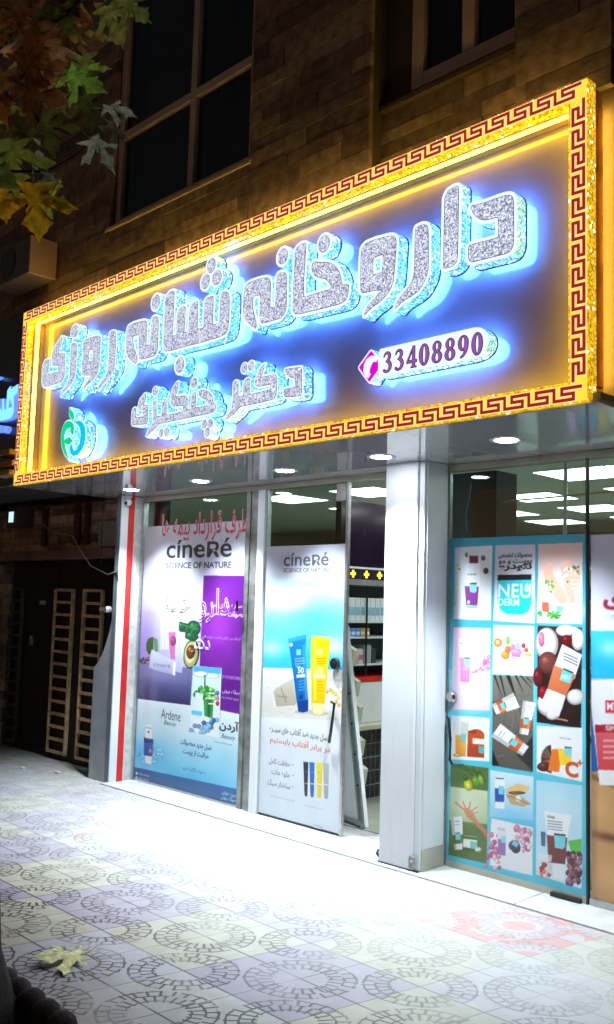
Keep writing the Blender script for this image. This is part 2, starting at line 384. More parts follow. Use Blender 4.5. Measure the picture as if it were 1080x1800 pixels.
# ------------------------------------------------------------------ printed posters: a fine grid of coloured points
class Poster:
    def __init__(s, x0, x1, z0, z1, y, step=0.004):
        s.b = (x0, x1, z0, z1); s.y = y; s.nx = int(round((x1-x0)/step)); s.nz = int(round((z1-z0)/step))
        s.a = np.full((s.nz+1, s.nx+1, 3), 0.9)
        s.X, s.Zc = np.meshgrid(np.arange(s.nx+1), np.arange(s.nz+1))
    def c(s, pt):
        p = fy(pt[0], pt[1], s.y); x0, x1, z0, z1 = s.b
        return ((p[0]-x0)/(x1-x0)*s.nx, (p[2]-z0)/(z1-z0)*s.nz)
    def blend(s, mask, col, j0=0, i0=0):
        h, w_ = mask.shape; v = s.a[j0:j0+h, i0:i0+w_]
        col = np.array(col, float)
        if col.max() > 1.001: col = col/255
        v[...] = v*(1-mask[..., None])+col*mask[..., None]
    def win(s, P, pad=2):
        i0 = max(0, int(P[:, 0].min())-pad); i1 = min(s.nx+1, int(P[:, 0].max())+pad+2)
        j0 = max(0, int(P[:, 1].min())-pad); j1 = min(s.nz+1, int(P[:, 1].max())+pad+2)
        return i0, i1, j0, j1
    def mask(s, P, ss=3):
        i0, i1, j0, j1 = s.win(P)
        if i1 <= i0 or j1 <= j0: return None
        m = np.zeros((j1-j0, i1-i0))
        for a in range(ss):
            for b in range(ss):
                X = s.X[j0:j1, i0:i1]+(a+.5)/ss-.5; Y = s.Zc[j0:j1, i0:i1]+(b+.5)/ss-.5; ins = np.zeros(X.shape, bool)
                for k in range(len(P)):
                    ax, ay = P[k]; bx, by = P[(k+1) % len(P)]
                    if abs(by-ay) > 1e-9: ins ^= ((ay > Y) != (by > Y)) & (X < (bx-ax)*(Y-ay)/(by-ay)+ax)
                m += ins
        return m/(ss*ss), j0, i0
    def poly(s, z, pts, col, col2=None, alpha=1.0, horiz=False):
        P = np.array([s.c(z(*p)) for p in pts]); r = s.mask(P)
        if r is None: return
        m, j0, i0 = r
        if col2 is not None:
            h, w_ = m.shape
            t = np.linspace(0, 1, w_)[None, :, None]*np.ones((h, 1, 1)) if horiz else np.linspace(1, 0, h)[:, None, None]*np.ones((1, w_, 1))
            c = np.array(col)/255*(1-t)+np.array(col2)/255*t
            s.blend(m*alpha, c, j0, i0)
        else: s.blend(m*alpha, col, j0, i0)
    def ell(s, z, cx, cy, rx, ry, col, alpha=1.0, rot=0.0, n=20):
        if min(rx, ry) >= 6 and alpha == 1.0 and n == 20:          # printed fruit, petals and jars are round: rim, body, gleam
            s.ell(z, cx, cy, rx, ry, tuple(c*.72 for c in col), 1.0, rot, 21); s.ell(z, cx-rx*.06, cy-ry*.08, rx*.84, ry*.84, tuple(c*.92 for c in col), 1.0, rot, 21)
            s.ell(z, cx-rx*.14, cy-ry*.18, rx*.6, ry*.6, col, 1.0, rot, 21); s.ell(z, cx-rx*.28, cy-ry*.34, rx*.26, ry*.24, tuple(min(255, c+60) for c in col), .7, rot, 21); return
        cr, sr = math.cos(rot), math.sin(rot)
        s.poly(z, [(cx+rx*math.cos(t)*cr-ry*math.sin(t)*sr, cy+rx*math.cos(t)*sr+ry*math.sin(t)*cr) for t in np.linspace(0, 2*math.pi, n, endpoint=False)], col, alpha=alpha)
    def blob(s, z, cx, cy, rx, ry, col, alpha=1.0):
        c0 = s.c(z(cx, cy)); ex = s.c(z(cx+rx, cy)); ez = s.c(z(cx, cy+ry))
        RX = abs(ex[0]-c0[0])+1e-6; RY = abs(ez[1]-c0[1])+1e-6
        s.blend(alpha*np.exp(-(((s.X-c0[0])/RX)**2+((s.Zc-c0[1])/RY)**2)), col)
    def line(s, z, pts, wd, col, alpha=1.0):
        for a, b in zip(pts[:-1], pts[1:]):
            dx, dy = b[0]-a[0], b[1]-a[1]; L = math.hypot(dx, dy)+1e-9; nx_, ny_ = -dy/L*wd/2, dx/L*wd/2
            s.poly(z, [(a[0]+nx_, a[1]+ny_), (b[0]+nx_, b[1]+ny_), (b[0]-nx_, b[1]-ny_), (a[0]-nx_, a[1]-ny_)], col, alpha=alpha)
    def text(s, z, body, xl, yl, xr, yr, h, col, bold=0.0, alpha=1.0, shear=0.0):
        """body set between (xl,yl) and (xr,yr), the bottom of its ink on that line, h high (all in cut-out pixels)"""
        if arabic(body): body = shape(body)
        V, fs, tx0, tx1, ty0, ty1 = text_mesh(body, bold, 0, shear)
        a = np.array(s.c(z(xl, yl))); b = np.array(s.c(z(xr, yr))); t = np.array(s.c(z(xl, yl-h)))
        sx = (b[0]-a[0])/(tx1-tx0); sz = (t[1]-a[1])/(ty1-ty0); zz = (a[1]+b[1])/2
        U = np.stack([(V[:, 0]-tx0)*sx+a[0], (V[:, 1]-ty0)*sz+zz], 1)
        i0, i1, j0, j1 = s.win(U)
        if i1 <= i0 or j1 <= j0: return
        K = 4; m = np.zeros(((j1-j0)*K, (i1-i0)*K), bool)
        Q = (U-np.array([i0-.5, j0-.5]))*K
        for f in fs:
            for k in range(1, len(f)-1):
                p = Q[[f[0], f[k], f[k+1]]]; lo = np.floor(p.min(0)).astype(int); hi = np.ceil(p.max(0)).astype(int)+1
                lo = np.maximum(lo, 0); hi = np.minimum(hi, [m.shape[1], m.shape[0]])
                if (hi <= lo).any(): continue
                xs = np.arange(lo[0], hi[0])+.5; ys = (np.arange(lo[1], hi[1])+.5)[:, None]
                e = [(p[(n+1) % 3, 0]-p[n, 0])*(ys-p[n, 1])-(p[(n+1) % 3, 1]-p[n, 1])*(xs-p[n, 0]) for n in range(3)]
                m[lo[1]:hi[1], lo[0]:hi[0]] |= ((e[0] >= 0) & (e[1] >= 0) & (e[2] >= 0)) | ((e[0] <= 0) & (e[1] <= 0) & (e[2] <= 0))
        mm = m.reshape(j1-j0, K, i1-i0, K).mean((1, 3)); s.blend(mm*alpha, col, j0, i0)
    def grain(s, amt, cells=9):
        """soft printed unevenness"""
        g = RNG.normal(0, 1, (cells*2+3, cells+3)); yy = s.Zc/s.nz*(cells*2+1); xx = s.X/s.nx*(cells+1)
        i = xx.astype(int); j = yy.astype(int); u = xx-i; v = yy-j; u = u*u*(3-2*u); v = v*v*(3-2*v)
        n = g[j, i]*(1-u)*(1-v)+g[j, i+1]*u*(1-v)+g[j+1, i]*(1-u)*v+g[j+1, i+1]*u*v
        s.a += (n*amt)[..., None]
    def build(s, name, label, m, cat='poster'):
        a = np.clip(s.a, 0, 1); lin = np.where(a <= 0.04045, a/12.92, ((a+0.055)/1.055)**2.4)*0.88
        x0, x1, z0, z1 = s.b; cx = (x0+x1)/2
        V = np.stack([x0-cx+s.X/s.nx*(x1-x0), np.zeros_like(s.X, float), s.Zc/s.nz*(z1-z0)], -1).reshape(-1, 3)
        n = s.nx+1; I = (s.Zc[:-1, :-1]*n+s.X[:-1, :-1]).reshape(-1); Fq = np.stack([I, I+1, I+n+1, I+n], 1).astype(np.int32)
        me = bpy.data.meshes.new(name); me.vertices.add(len(V)); me.vertices.foreach_set('co', V.reshape(-1).astype(np.float32))
        me.loops.add(Fq.size); me.loops.foreach_set('vertex_index', Fq.reshape(-1)); me.polygons.add(len(Fq))
        me.polygons.foreach_set('loop_start', np.arange(len(Fq), dtype=np.int32)*4); me.update(calc_edges=True)
        ca = me.color_attributes.new('Col', 'FLOAT_COLOR', 'POINT')
        ca.data.foreach_set('color', np.concatenate([lin, np.ones(lin.shape[:2]+(1,))], -1).reshape(-1).astype(np.float32))
        me.materials.append(m); me.validate()
        o = bpy.data.objects.new(name, me); COL.objects.link(o); o.location = (cx, s.y, z0)
        return tag(o, label, cat)
PRINT = attrmat('printed_vinyl', 0.35, 0.0, noise=0.0, coat=0.35)

# ================================================================== THE GROUND
class N:
    """tiny expression builder on math nodes"""
    def __init__(s, t, sk): s.t = t; s.s = sk
    def op(s, o, b=None, c=None):
        n = s.t.nodes.new('ShaderNodeMath'); n.operation = o; s.t.links.new(s.s, n.inputs[0])
        for k, q in ((1, b), (2, c)):
            if q is None: continue
            if isinstance(q, N): s.t.links.new(q.s, n.inputs[k])
            else: n.inputs[k].default_value = q
        return N(s.t, n.outputs[0])
    def __add__(s, b): return s.op('ADD', b)
    def __sub__(s, b): return s.op('SUBTRACT', b)
    def __mul__(s, b): return s.op('MULTIPLY', b)
def paving():
    m, t, b = newmat('pressed_paving_tile'); tc = t.nodes.new('ShaderNodeTexCoord'); sp = t.nodes.new('ShaderNodeSeparateXYZ')
    t.links.new(tc.outputs['Object'], sp.inputs[0]); x = N(t, sp.outputs[0]); y = N(t, sp.outputs[1])
    T = 0.325
    v = (y+2.5)*(1/T); u = (x+3.655-(y+2.5)*0.2)*(1/T)
    ru = u.op('ROUND'); rv = v.op('ROUND'); du = u-ru; dv = v-rv
    odd = (ru+rv).op('FLOORED_MODULO', 2.0)                       # 1 where the nearest corner has no circle
    big = du.op('ABSOLUTE').op('GREATER_THAN', dv.op('ABSOLUTE'))
    cu = ru+odd*big*du.op('SIGN'); cv = rv+odd*(big*-1.0+1.0)*dv.op('SIGN')
    a = u-cu; c = v-cv; r = (a*a+c*c).op('SQRT'); th = c.op('ARCTAN2', a)
    nz = t.nodes.new('ShaderNodeTexNoise'); nz.inputs['Scale'].default_value = 30; t.links.new(tc.outputs['Object'], nz.inputs['Vector'])
    wob = (N(t, nz.outputs['Fac'])-0.5)*0.05; r = r+wob
    def ring(r0, wd): return (r-r0).op('ABSOLUTE').op('LESS_THAN', wd)
    def ticks(n, ph, ra, rb, wd):
        f = (th*(n/(2*math.pi))+ph).op('FRACT')-0.5
        d = f.op('ABSOLUTE')*r*(2*math.pi/n)
        return d.op('LESS_THAN', wd)*r.op('GREATER_THAN', ra)*r.op('LESS_THAN', rb)
    g = ring(0.37, 0.014).op('MAXIMUM', ring(0.525, 0.015)).op('MAXIMUM', ring(0.665, 0.015))
    nb_ = t.nodes.new('ShaderNodeTexNoise'); nb_.inputs['Scale'].default_value = 16; t.links.new(tc.outputs['Object'], nb_.inputs['Vector'])
    brk = N(t, nb_.outputs['Fac']).op('GREATER_THAN', 0.44); g = g*brk
    g = g.op('MAXIMUM', ticks(25, 0.0, 0.33, 0.51, 0.017)).op('MAXIMUM', ticks(25, 0.5, 0.54, 0.69, 0.017))
    seam = du.op('ABSOLUTE').op('LESS_THAN', 0.008).op('MAXIMUM', dv.op('ABSOLUTE').op('LESS_THAN', 0.014))
    gr = g.op('MAXIMUM', seam)
    n3 = t.nodes.new('ShaderNodeTexNoise'); n3.inputs['Scale'].default_value = 3.2; n3.inputs['Detail'].default_value = 3
    t.links.new(tc.outputs['Object'], n3.inputs['Vector'])
    wear = N(t, n3.outputs['Fac']).op('SMOOTH_MIN', 1.0, 0.0)
    keep = (N(t, n3.outputs['Fac'])-0.36)*6.0; keep.s.node.use_clamp = True
    # colour blocks of 2 x 2 tiles round every other circle
    bu = ((u+1.0)*0.5).op('FLOOR'); bv = ((v+1.0)*0.5).op('FLOOR'); chk = (bu+bv).op('FLOORED_MODULO', 2.0)
    cmb = t.nodes.new('ShaderNodeCombineXYZ'); t.links.new(bu.s, cmb.inputs[0]); t.links.new(bv.s, cmb.inputs[1])
    wn = t.nodes.new('ShaderNodeTexWhiteNoise'); wn.noise_dimensions = '2D'; t.links.new(cmb.outputs[0], wn.inputs['Vector'])
    def mixc(f, c1, c2):
        k = t.nodes.new('ShaderNodeMix'); k.data_type = 'RGBA'; t.links.new(f.s if isinstance(f, N) else f, k.inputs['Factor'])
        for idx, q in ((6, c1), (7, c2)):
            if isinstance(q, tuple): k.inputs[idx].default_value = (*q, 1)
            else: t.links.new(q, k.inputs[idx])
        return k.outputs[2]
    base = mixc(chk, (0.42, 0.355, 0.46), (0.55, 0.51, 0.40))
    pale = N(t, wn.outputs['Value']).op('GREATER_THAN', 0.80)*0.7+0.05
    base = mixc(pale, base, (0.60, 0.60, 0.62))
    # red inlays: the block in front of the sliding door and patches near the wall
    rb = (bu-1.0).op('ABSOLUTE').op('LESS_THAN', 0.5)*(bv-3.0).op('ABSOLUTE').op('LESS_THAN', 0.5)
    n4 = t.nodes.new('ShaderNodeTexNoise'); n4.inputs['Scale'].default_value = 5.5; n4.inputs['Detail'].default_value = 2
    t.links.new(tc.outputs['Object'], n4.inputs['Vector'])
    inn = r.op('LESS_THAN', 0.24).op('MAXIMUM', r.op('GREATER_THAN', 0.56)*N(t, n4.outputs['Fac']).op('GREATER_THAN', 0.50))
    base = mixc(rb*0.55, base, (0.62, 0.46, 0.50)); base = mixc(rb*inn*0.6, base, (0.58, 0.20, 0.18))
    far = ((x+3.4)*-1.0).op('GREATER_THAN', 0.0)*y.op('GREATER_THAN', -1.4)*(N(t, n4.outputs['Fac'])-0.635).op('GREATER_THAN', 0.0)
    base = mixc(far*0.4, base, (0.55, 0.25, 0.16))
    n5 = t.nodes.new('ShaderNodeTexNoise'); n5.inputs['Scale'].default_value = 9; n5.inputs['Detail'].default_value = 8
    t.links.new(tc.outputs['Object'], n5.inputs['Vector'])
    dirt = (N(t, n5.outputs['Fac'])-0.35)*2.2; dirt.s.node.use_clamp = True
    base = mixc((dirt*-1.0+1.0)*0.35, base, (0.20, 0.17, 0.15))
    near = ((y*-1.0)-1.0)*0.80; near.s.node.use_clamp = True      # joints fade towards the doors, painting in the lamps' glare
    idx = (th*(26/(2*math.pi))).op('FLOOR')+r.op('GREATER_THAN', 0.545)*37.0+cu*5.3+cv*9.1
    w1 = t.nodes.new('ShaderNodeTexWhiteNoise'); w1.noise_dimensions = '1D'; t.links.new(idx.s, w1.inputs['W'])
    base = mixc((near*-1.0+1.0)*0.55, base, (0.60, 0.60, 0.60))         # base paled near the doors: the bright pool of light painted in
    base = mixc(rb*0.22, base, (0.60, 0.44, 0.48)); base = mixc(rb*inn*0.42, base, (0.60, 0.24, 0.21)); base = mixc(far*0.25, base, (0.60, 0.28, 0.20))
    inring = r.op('GREATER_THAN', 0.40)*r.op('LESS_THAN', 0.68)*N(t, w1.outputs['Value'])
    base = mixc(inring*0.14, base, (0.22, 0.19, 0.17))
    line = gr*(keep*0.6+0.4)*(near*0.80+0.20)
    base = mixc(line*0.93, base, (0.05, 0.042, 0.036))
    t.links.new(base, b.inputs['Base Color']); b.inputs['Roughness'].default_value = 0.42
    hb = (gr*-1.0+1.0)+dirt*0.08
    bp = t.nodes.new('ShaderNodeBump'); bp.inputs['Strength'].default_value = 0.9; bp.inputs['Distance'].default_value = 0.009
    t.links.new(hb.s, bp.inputs['Height']); t.links.new(bp.outputs[0], b.inputs['Normal'])
    return m
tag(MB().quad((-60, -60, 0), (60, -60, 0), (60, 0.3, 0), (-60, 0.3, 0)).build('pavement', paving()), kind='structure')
mb = MB(); xs = [-6.9+i*0.82 for i in range(10)]
for a, b_ in zip(xs[:-1], xs[1:]): mb.box(a+.003, b_-.003, -0.30, 0.12, 0.0, 0.012)
tag(mb.build('threshold_strip', mat('pale_marble', (0.62, 0.62, 0.62), 0.3, var=0.12, vscale=9, bump=0.1), bevel=0.003), kind='structure')

# ================================================================== THE BUILDING
BW = -0.93                                     # face of the overhanging upper storeys
bld = empty('pharmacy_building', (-4.5, -0.95, 0), 'stone clad building whose ground floor holds the lit pharmacy shopfront', 'building')
def stones(mb, x0, x1, z0, z1, yf, rnd, hmin=.085, hmax=.135, tone=1.0):
    z = z0
    while z < z1-0.02:
        h = min(rnd.uniform(hmin, hmax), z1-z)
        if z1-z-h < 0.04: h = z1-z
        x = x0-rnd.uniform(0, .3)
        while x < x1:
            L = rnd.uniform(.30, .95); a = max(x, x0); b_ = min(x+L, x1)
            if b_-a > 0.03:
                p = rnd.uniform(0, .010); k = rnd.choice([.6, .8, .9, 1, 1.05, 1.3])*rnd.uniform(.8, 1.15)*tone
                col = tuple(min(.8, c*k) for c in rnd.choice([(.17, .135, .115), (.20, .16, .13), (.15, .12, .115), (.26, .21, .16)]))
                mb.box(a+.002, b_-.002, yf-p, yf+.03, z+.002, z+h-.002, 0, col)
            x += L
        z += h
rnd = random.Random(3)
W1 = (-6.17, -4.48, 4.545, 6.9)                # big window
W2 = (-3.20, -2.42, 4.58, 6.6)                 # window in the recess
mb = MB()
stones(mb, -9.2, W1[0], 2.56, 7.2, BW, rnd)
stones(mb, W1[0], W1[1], 2.56, W1[2]-.03, BW, rnd)
stones(mb, W1[1], -3.41, 2.56, 7.2, BW-.0, rnd)
stones(mb, -3.41, -2.42, 2.56, 4.50, BW+.11, rnd, .05, .09)
stones(mb, -2.42, -1.90, 4.05, 7.2, BW, rnd)
stones(mb, -1.90, 1.5, 2.56, 7.2, BW+.02, rnd, tone=1.5)
mb.build('wall', M['stone'], bld, kind='structure')
mb = MB()                                      # masonry behind the cladding, with the two openings left free
mb.box(-9.2, W1[0], BW+.03, -.2, 2.56, 7.2).box(W1[0], W1[1], BW+.03, -.2, 2.56, W1[2]-.03).box(W1[1], -3.41, BW+.03, -.2, 2.56, 7.2)
mb.box(-3.41, -2.42, BW+.14, -.2, 2.56, 4.50).box(-3.41, W2[0], BW+.14, -.2, 4.50, 7.2).box(-2.42, 1.5, BW+.05, -.2, 2.56, 7.2)
mb.box(W1[0], W1[1], -.55, -.45, W1[2], 7.2).box(W2[0], -2.42, -.45, -.40, 4.5, 7.2)
mb.build('masonry', M['mortar'], bld)
# stone sills
MB().box(W1[0]-.05, W1[1]+.02, BW-.02, -.8, W1[2]-.03, W1[2]).build('sill', M['beige'], bld, .004)
MB().box(-3.40, -2.43, BW+.07, -.7, 4.50, 4.54).build('sill', M['mortar'], bld, .006)
def window(x0, x1, z0, z1, yg, bars_x, bars_z, wf, label):
    fr = MB()
    fr.box(x0, x0+wf, yg-.03, yg+.03, z0, z1).box(x1-wf, x1, yg-.03, yg+.03, z0, z1).box(x0+wf, x1-wf, yg-.03, yg+.03, z0, z0+wf)
    for bx in bars_x: fr.box(bx-wf/2, bx+wf/2, yg-.034, yg+.034, z0+wf, z1)
    for bz in bars_z:
        ed = [x0+wf]+[q for bx in bars_x for q in (bx-wf/2, bx+wf/2)]+[x1-wf]
        for a, b_ in zip(ed[::2], ed[1::2]): fr.box(a, b_, yg-.03, yg+.03, bz-wf/2, bz+wf/2)
    o = fr.build('window', M['winframe'], bld, .004); tag(o, label)
    MB().quad((x0+.01, yg+.004, z0+.01), (x1-.01, yg+.004, z0+.01), (x1-.01, yg+.004, z1), (x0+.01, yg+.004, z1)).build('pane', M['nightglass'], o)
    c = MB(); n = 26
    for i in range(n):
        a = x0+(x1-x0)*i/n; b_ = x0+(x1-x0)*(i+1)/n; ya = yg+.14+.025*math.sin(i*1.7); yb = yg+.14+.025*math.sin((i+1)*1.7)
        c.quad((a, ya, z0+.02), (b_, yb, z0+.02), (b_, yb, z1), (a, ya, z1))
    c.build('curtain', M['curtain'], o)
window(W1[0], W1[1], W1[2], W1[3], -.86, [-5.19], [5.31], .065, 'large dark four-pane window')
window(W2[0], W2[1], W2[2], W2[3], -.78, [-2.80], [], .085, 'tall dark window with beige frame in the recess')
# overhang: glossy soffit panels, fascia
mb = MB()
for a, b_ in ((-7.20, -5.76), (-5.757, -4.31), (-4.307, -3.02), (-3.017, -2.075), (-2.072, -1.885)): mb.box(a, b_, -1.10, 0.0, 2.505, 2.52)
mb.box(-1.882, 1.5, -.93, 0.0, 2.505, 2.52)
mb.build('soffit', M['soffit'], bld)
MB().box(-7.20, -1.885, -1.08, -.20, 2.521, 2.556).box(-1.885, 1.5, -.92, -.2, 2.521, 2.556).build('soffit_frame', M['beige'], bld)
MB().box(-6.87, 1.5, -.012, .05, 2.465, 2.503).build('head_rail', M['beige'], bld)
# left column with its red strip, white pillar
mb = MB(); mb.box(-6.935, -6.875, -.24, .30, 0, 2.504)
c1 = mb.build('column', M['greydark'], bld, .003); tag(c1, 'slim grey column with white and red cladding on its side')
kp = [(-7.195, 0), (-6.937, 0), (-6.937, 1.42), (-6.97, 1.30), (-7.05, 1.12), (-7.12, 1.02), (-7.195, .97)]; n_ = len(kp)
MB().add([(x, -.235, z) for x, z in kp]+[(x, -.20, z) for x, z in kp], [tuple(range(n_)), tuple(range(2*n_-1, n_-1, -1))]+[(i, n_+i, n_+(i+1) % n_, (i+1) % n_) for i in range(n_)]).build('kick_panel', M['grey'], c1, .003)
MB().box(-6.874, -6.862, -.238, -.165, 0, 2.50).build('white_cladding', M['white'], c1)
MB().box(-6.874, -6.858, -.163, -.105, 0, 2.50).build('red_cladding', M['red'], c1)
MB().box(-6.874, -6.864, -.103, -.0, 0, 2.50).build('worn_cladding', M['whitestone'], c1)
p = MB().box(-3.795, -3.535, -.262, .05, .012, 2.504).build('column', M['white'], bld, .004); tag(p, 'broad white pillar in front of the open door')
MB().box(-3.532, -3.492, -.245, .05, .012, 2.504).build('corner_profile', M['white'], p, .003)
MB().box(-3.535, -3.532, -.24, .0, .012, 2.5).build('joint', M['black'], p)
MB().box(-3.80, -3.49, -.266, -.24, .0125, .020).build('foot', M['black'], p)
MB().box(-3.555, -3.505, -.268, -.263, .03, .10).lathe((-3.53, -.268, .065), [(0, -.012), (.012, -.012), (.014, 0)], 10, 'y').build('bracket', M['aludark'], p, .002)
MB().box(-3.491, -3.482, -.225, -.02, .14, 2.504).build('side_panel', M['white'], p, .002)
MB().box(-3.491, -3.481, -.23, -.02, .013, .138).build('base_tile', M['beige'], p, .002)
# aluminium posts
mb = MB()
for a, b_, y0, y1 in ((-5.452, -5.405, -.006, .06), (-5.402, -5.36, .004, .05), (-5.357, -5.30, -.012, .05)): mb.box(a, b_, y0, y1, .012, 2.464)
mb.build('door_post', M['aludark'], bld, .003)
MB().box(-5.297, -5.217, -.022, .05, .012, 2.464).build('door_post', M['white'], bld, .003)
MB().box(-6.862, -6.835, -.02, .03, .012, 2.464).build('door_post', M['alu'], bld, .002)
mb = MB().box(-6.835, -5.452, .0, .02, .012, .03); mb.build('bottom_rail', M['alu'], bld)
MB().box(-5.46, -5.446, -.075, -.062, 1.52, 1.60).build('latch', M['black'], bld)
# glass leaves (posters are stuck on them and are things of their own)
def leaf(x0, x1, z0, z1, y, label, th=.010):
    g = MB().box(x0, x1, y, y+th, z0, z1).build('glass_door', M['glass'], bld); tag(g, label)
    return g
g1 = leaf(-6.83, -5.455, .03, 2.463, .004, 'fixed left glass pane of the shopfront')
g2 = leaf(-5.205, -4.375, .028, 2.463, .004, 'open glass door leaf with patch fittings')
MB().box(-4.377, -4.355, -.004, .022, .02, 2.463).build('edge_strip', M['alu'], g2)
MB().box(-5.214, -5.200, -.004, .022, .02, 2.463).build('edge_strip', M['alu'], g2)
MB().box(-4.47, -4.378, -.012, .028, 2.33, 2.455).build('patch_fitting', M['alu'], g2, .003)
MB().box(-5.2, -4.378, -.003, .025, .013, .027).build('bottom_seal', M['black'], g2)
MB().box(-4.62, -4.54, -.010, .028, .028, .05).build('patch_fitting', M['alu'], g2, .003)
MB().lathe((-4.43, -.02, 1.18), [(0, -.02), (.036, -.02), (.042, -.008), (.042, .004)], 20, 'y').lathe((-4.43, -.042, 1.18), [(0, -.006), (.02, -.006), (.022, .004)], 14, 'y').build('door_knob', M['black'], g2)
h = MB().tube([fy(583, 1234, -.03), fy(588, 1237, -.05), fy(585, 1262, -.06), fy(582, 1285, -.055), fy(579, 1305, -.03)], .011, 8); h.build('door_handle', M['black'], g2)
g3 = leaf(-3.475, -2.532, .03, 2.463, .004, 'sliding glass door leaf beside the white pillar')
MB().box(-3.490, -3.473, -.006, .022, .013, 2.463).build('edge_strip', M['alu'], g3)
MB().box(-2.534, -2.523, -.006, .022, .013, 2.463).build('edge_strip', M['black'], g3)
MB().box(-3.475, -2.535, -.004, .022, .013, .05).build('bottom_rail', M['beige'], g3)
MB().box(-2.74, -2.56, -.03, -.006, .014, .035).build('floor_guide', M['black'], g3)
MB().lathe((-3.44, -.012, 1.04), [(0, -.024), (.022, -.022), (.036, -.008), (.038, .008)], 20, 'y').build('lock_plate', M['chrome'], g3)
MB().tube([fy(786, 1260, -.03), fy(789, 1264, -.05), fy(792, 1300, -.055), fy(791, 1336, -.05), fy(795, 1343, -.03)], .009, 8).build('door_handle', M['black'], g3)
g4 = leaf(-2.518, -1.30, .03, 2.463, .020, 'fixed glass pane at the right end of the shopfront')
MB().box(-2.518, -1.30, .0, .018, .013, .045).build('bottom_rail', M['alu'], g4)
MB().box(-1.30, 1.5, -.2, .05, 0, 2.504).build('column', M['grey'], bld)
MB().tube([fy(995, 808, .25), fy(993, 950, .25)], .012, 8).build('hanging_rod', M['white'], bld)

# ================================================================== DOWNLIGHTS IN THE SOFFIT
for x, y, lab in ((-6.46, -.42, 'round recessed downlight nearest the grey column with the red strip'), (-5.51, -.43, 'round recessed downlight above the left poster\'s purple half'),
               (-4.55, -.45, 'round recessed downlight above the open glass door'), (-3.62, -.52, 'round recessed downlight beside the head of the white pillar'),
               (-2.70, -.56, 'large round downlight near the right end of the sign')):
    t = empty('ceiling_downlight', (x, y, 2.505), lab, 'ceiling light', 'round downlights in the glossy soffit')
    MB().lathe((x, y, 2.505), [(.058, 0), (.085, -.006), (.092, -.002), (.092, .002)], 32).build('trim_ring', M['white'], t, smooth=True)
    MB().lathe((x, y, 2.503), [(0, -.003), (.058, -.003), (.060, 0)], 28).build('diffuser', M['lamp'], t)
    l = bpy.data.lights.new('downlight', 'SPOT'); l.energy = 255; l.color = (0.80, 0.94, 1.0); l.spot_size = math.radians(94); l.spot_blend = 0.6; l.shadow_soft_size = 0.05
    lo = bpy.data.objects.new('lamp', l); COL.objects.link(lo); lo.parent = t; lo.location = (0, 0, -.02)

# ================================================================== THE SIGN
SX0, SX1, SZ0, SZ1 = -7.17, -1.925, 2.513, 4.008
FY, PY, LY = -1.117, -0.962, -1.103            # frame face, panel, letter faces
BD = .088
sign = empty('shop_sign', (-4.55, -1.0, 2.51), 'huge lit shop sign with yellow Greek key border and glowing blue-white lettering', 'sign')
MB().box(SX0+.02, SX1-.02, PY, -.942, SZ0+.02, SZ1-.02).build('back_panel', M['panel'], sign)
fr = MB(); ix0, ix1, iz0, iz1 = SX0+BD, SX1-BD, SZ0+BD, SZ1-BD
fr.box(SX0, SX1, FY, -1.043, iz1, SZ1).box(SX0, SX1, FY, -1.043, SZ0, iz0).box(SX0, ix0, FY, -1.043, iz0, iz1).box(ix1, SX1, FY, -1.043, iz0, iz1)
fr.build('frame', [M['gold']], sign)
lp = MB()
lp.box(SX0+.012, SX1-.012, -1.0425, PY-.001, iz1+.012, SZ1-.006).box(SX0+.012, SX1-.012, -1.0425, PY-.001, SZ0+.006, iz0-.012)
lp.box(SX0+.006, ix0-.012, -1.0425, PY-.001, iz0, iz1).box(ix1+.012, SX1-.006, -1.0425, PY-.001, iz0, iz1)
lp.build('frame_return', [M['goldtrim']], sign)
def lip(w_, y0, y1):
    m_ = MB(); return m_.box(ix0, ix0+w_, y0, y1, iz0, iz1).box(ix1-w_, ix1, y0, y1, iz0, iz1).box(ix0+w_, ix1-w_, y0, y1, iz1-w_, iz1).box(ix0+w_, ix1-w_, y0, y1, iz0, iz0+w_)
lip(.010, FY+.004, FY+.046).build('inner_crystal_strip', M['goldin'], sign)
lip(.004, FY+.047, FY+.074).build('inner_lip', M['liplit'], sign)
lip(.006, FY+.075, FY+.105).build('inner_light_strip', M['strip'], sign)
lip(.004, FY+.106, PY-.001).build('inner_lip', M['liplit'], sign)
MB().box(SX0+.05, SX1-.05, -1.02, -.99, SZ1-.0055, SZ1+.004).box(SX0-.004, SX0+.0055, -1.0, -.99, SZ0+.05, SZ1-.05).build('added_wall_glow', M['wash'], sign)  # unseen top strip added to light the stones; left strip is the orange edge
MB().box(SX1-.055, SX1-.040, -.940, -.913, SZ0+.10, SZ1-.05).build('added_wall_glow', M['wash2'], sign)  # unseen strip added behind the panel edge to light the right-hand stones
ba = MB(); e = .006
ba.box(SX0+e, SX1-e, FY-.004, FY-.0005, iz1+.004, SZ1-e).box(SX0+e, SX1-e, FY-.004, FY-.0005, SZ0+e, iz0-.004).box(SX0+e, ix0-.004, FY-.004, FY-.0005, iz0-.0035, iz1+.0035).box(ix1+.004, SX1-e, FY-.004, FY-.0005, iz0-.0035, iz1+.0035)
ba.build('lit_band', M['band'], sign)
mo = [(1, 0), (1, .78), (.52, .78), (.52, .30), (0, .30), (0, 1.06), (1, 1.06)]
def meander(length, period):
    """polyline along t in [0, length], a across in [0, 1]"""
    n = max(1, round(length/period)); p = length/n; out = [(0, 0)]; out = []
    for k in range(n):
        out += [(a, (b_+k)*p) for a, b_ in ((1, 0), (1, .74), (.5, .74), (.5, .30), (0, .30), (0, 1.0))]
    return out
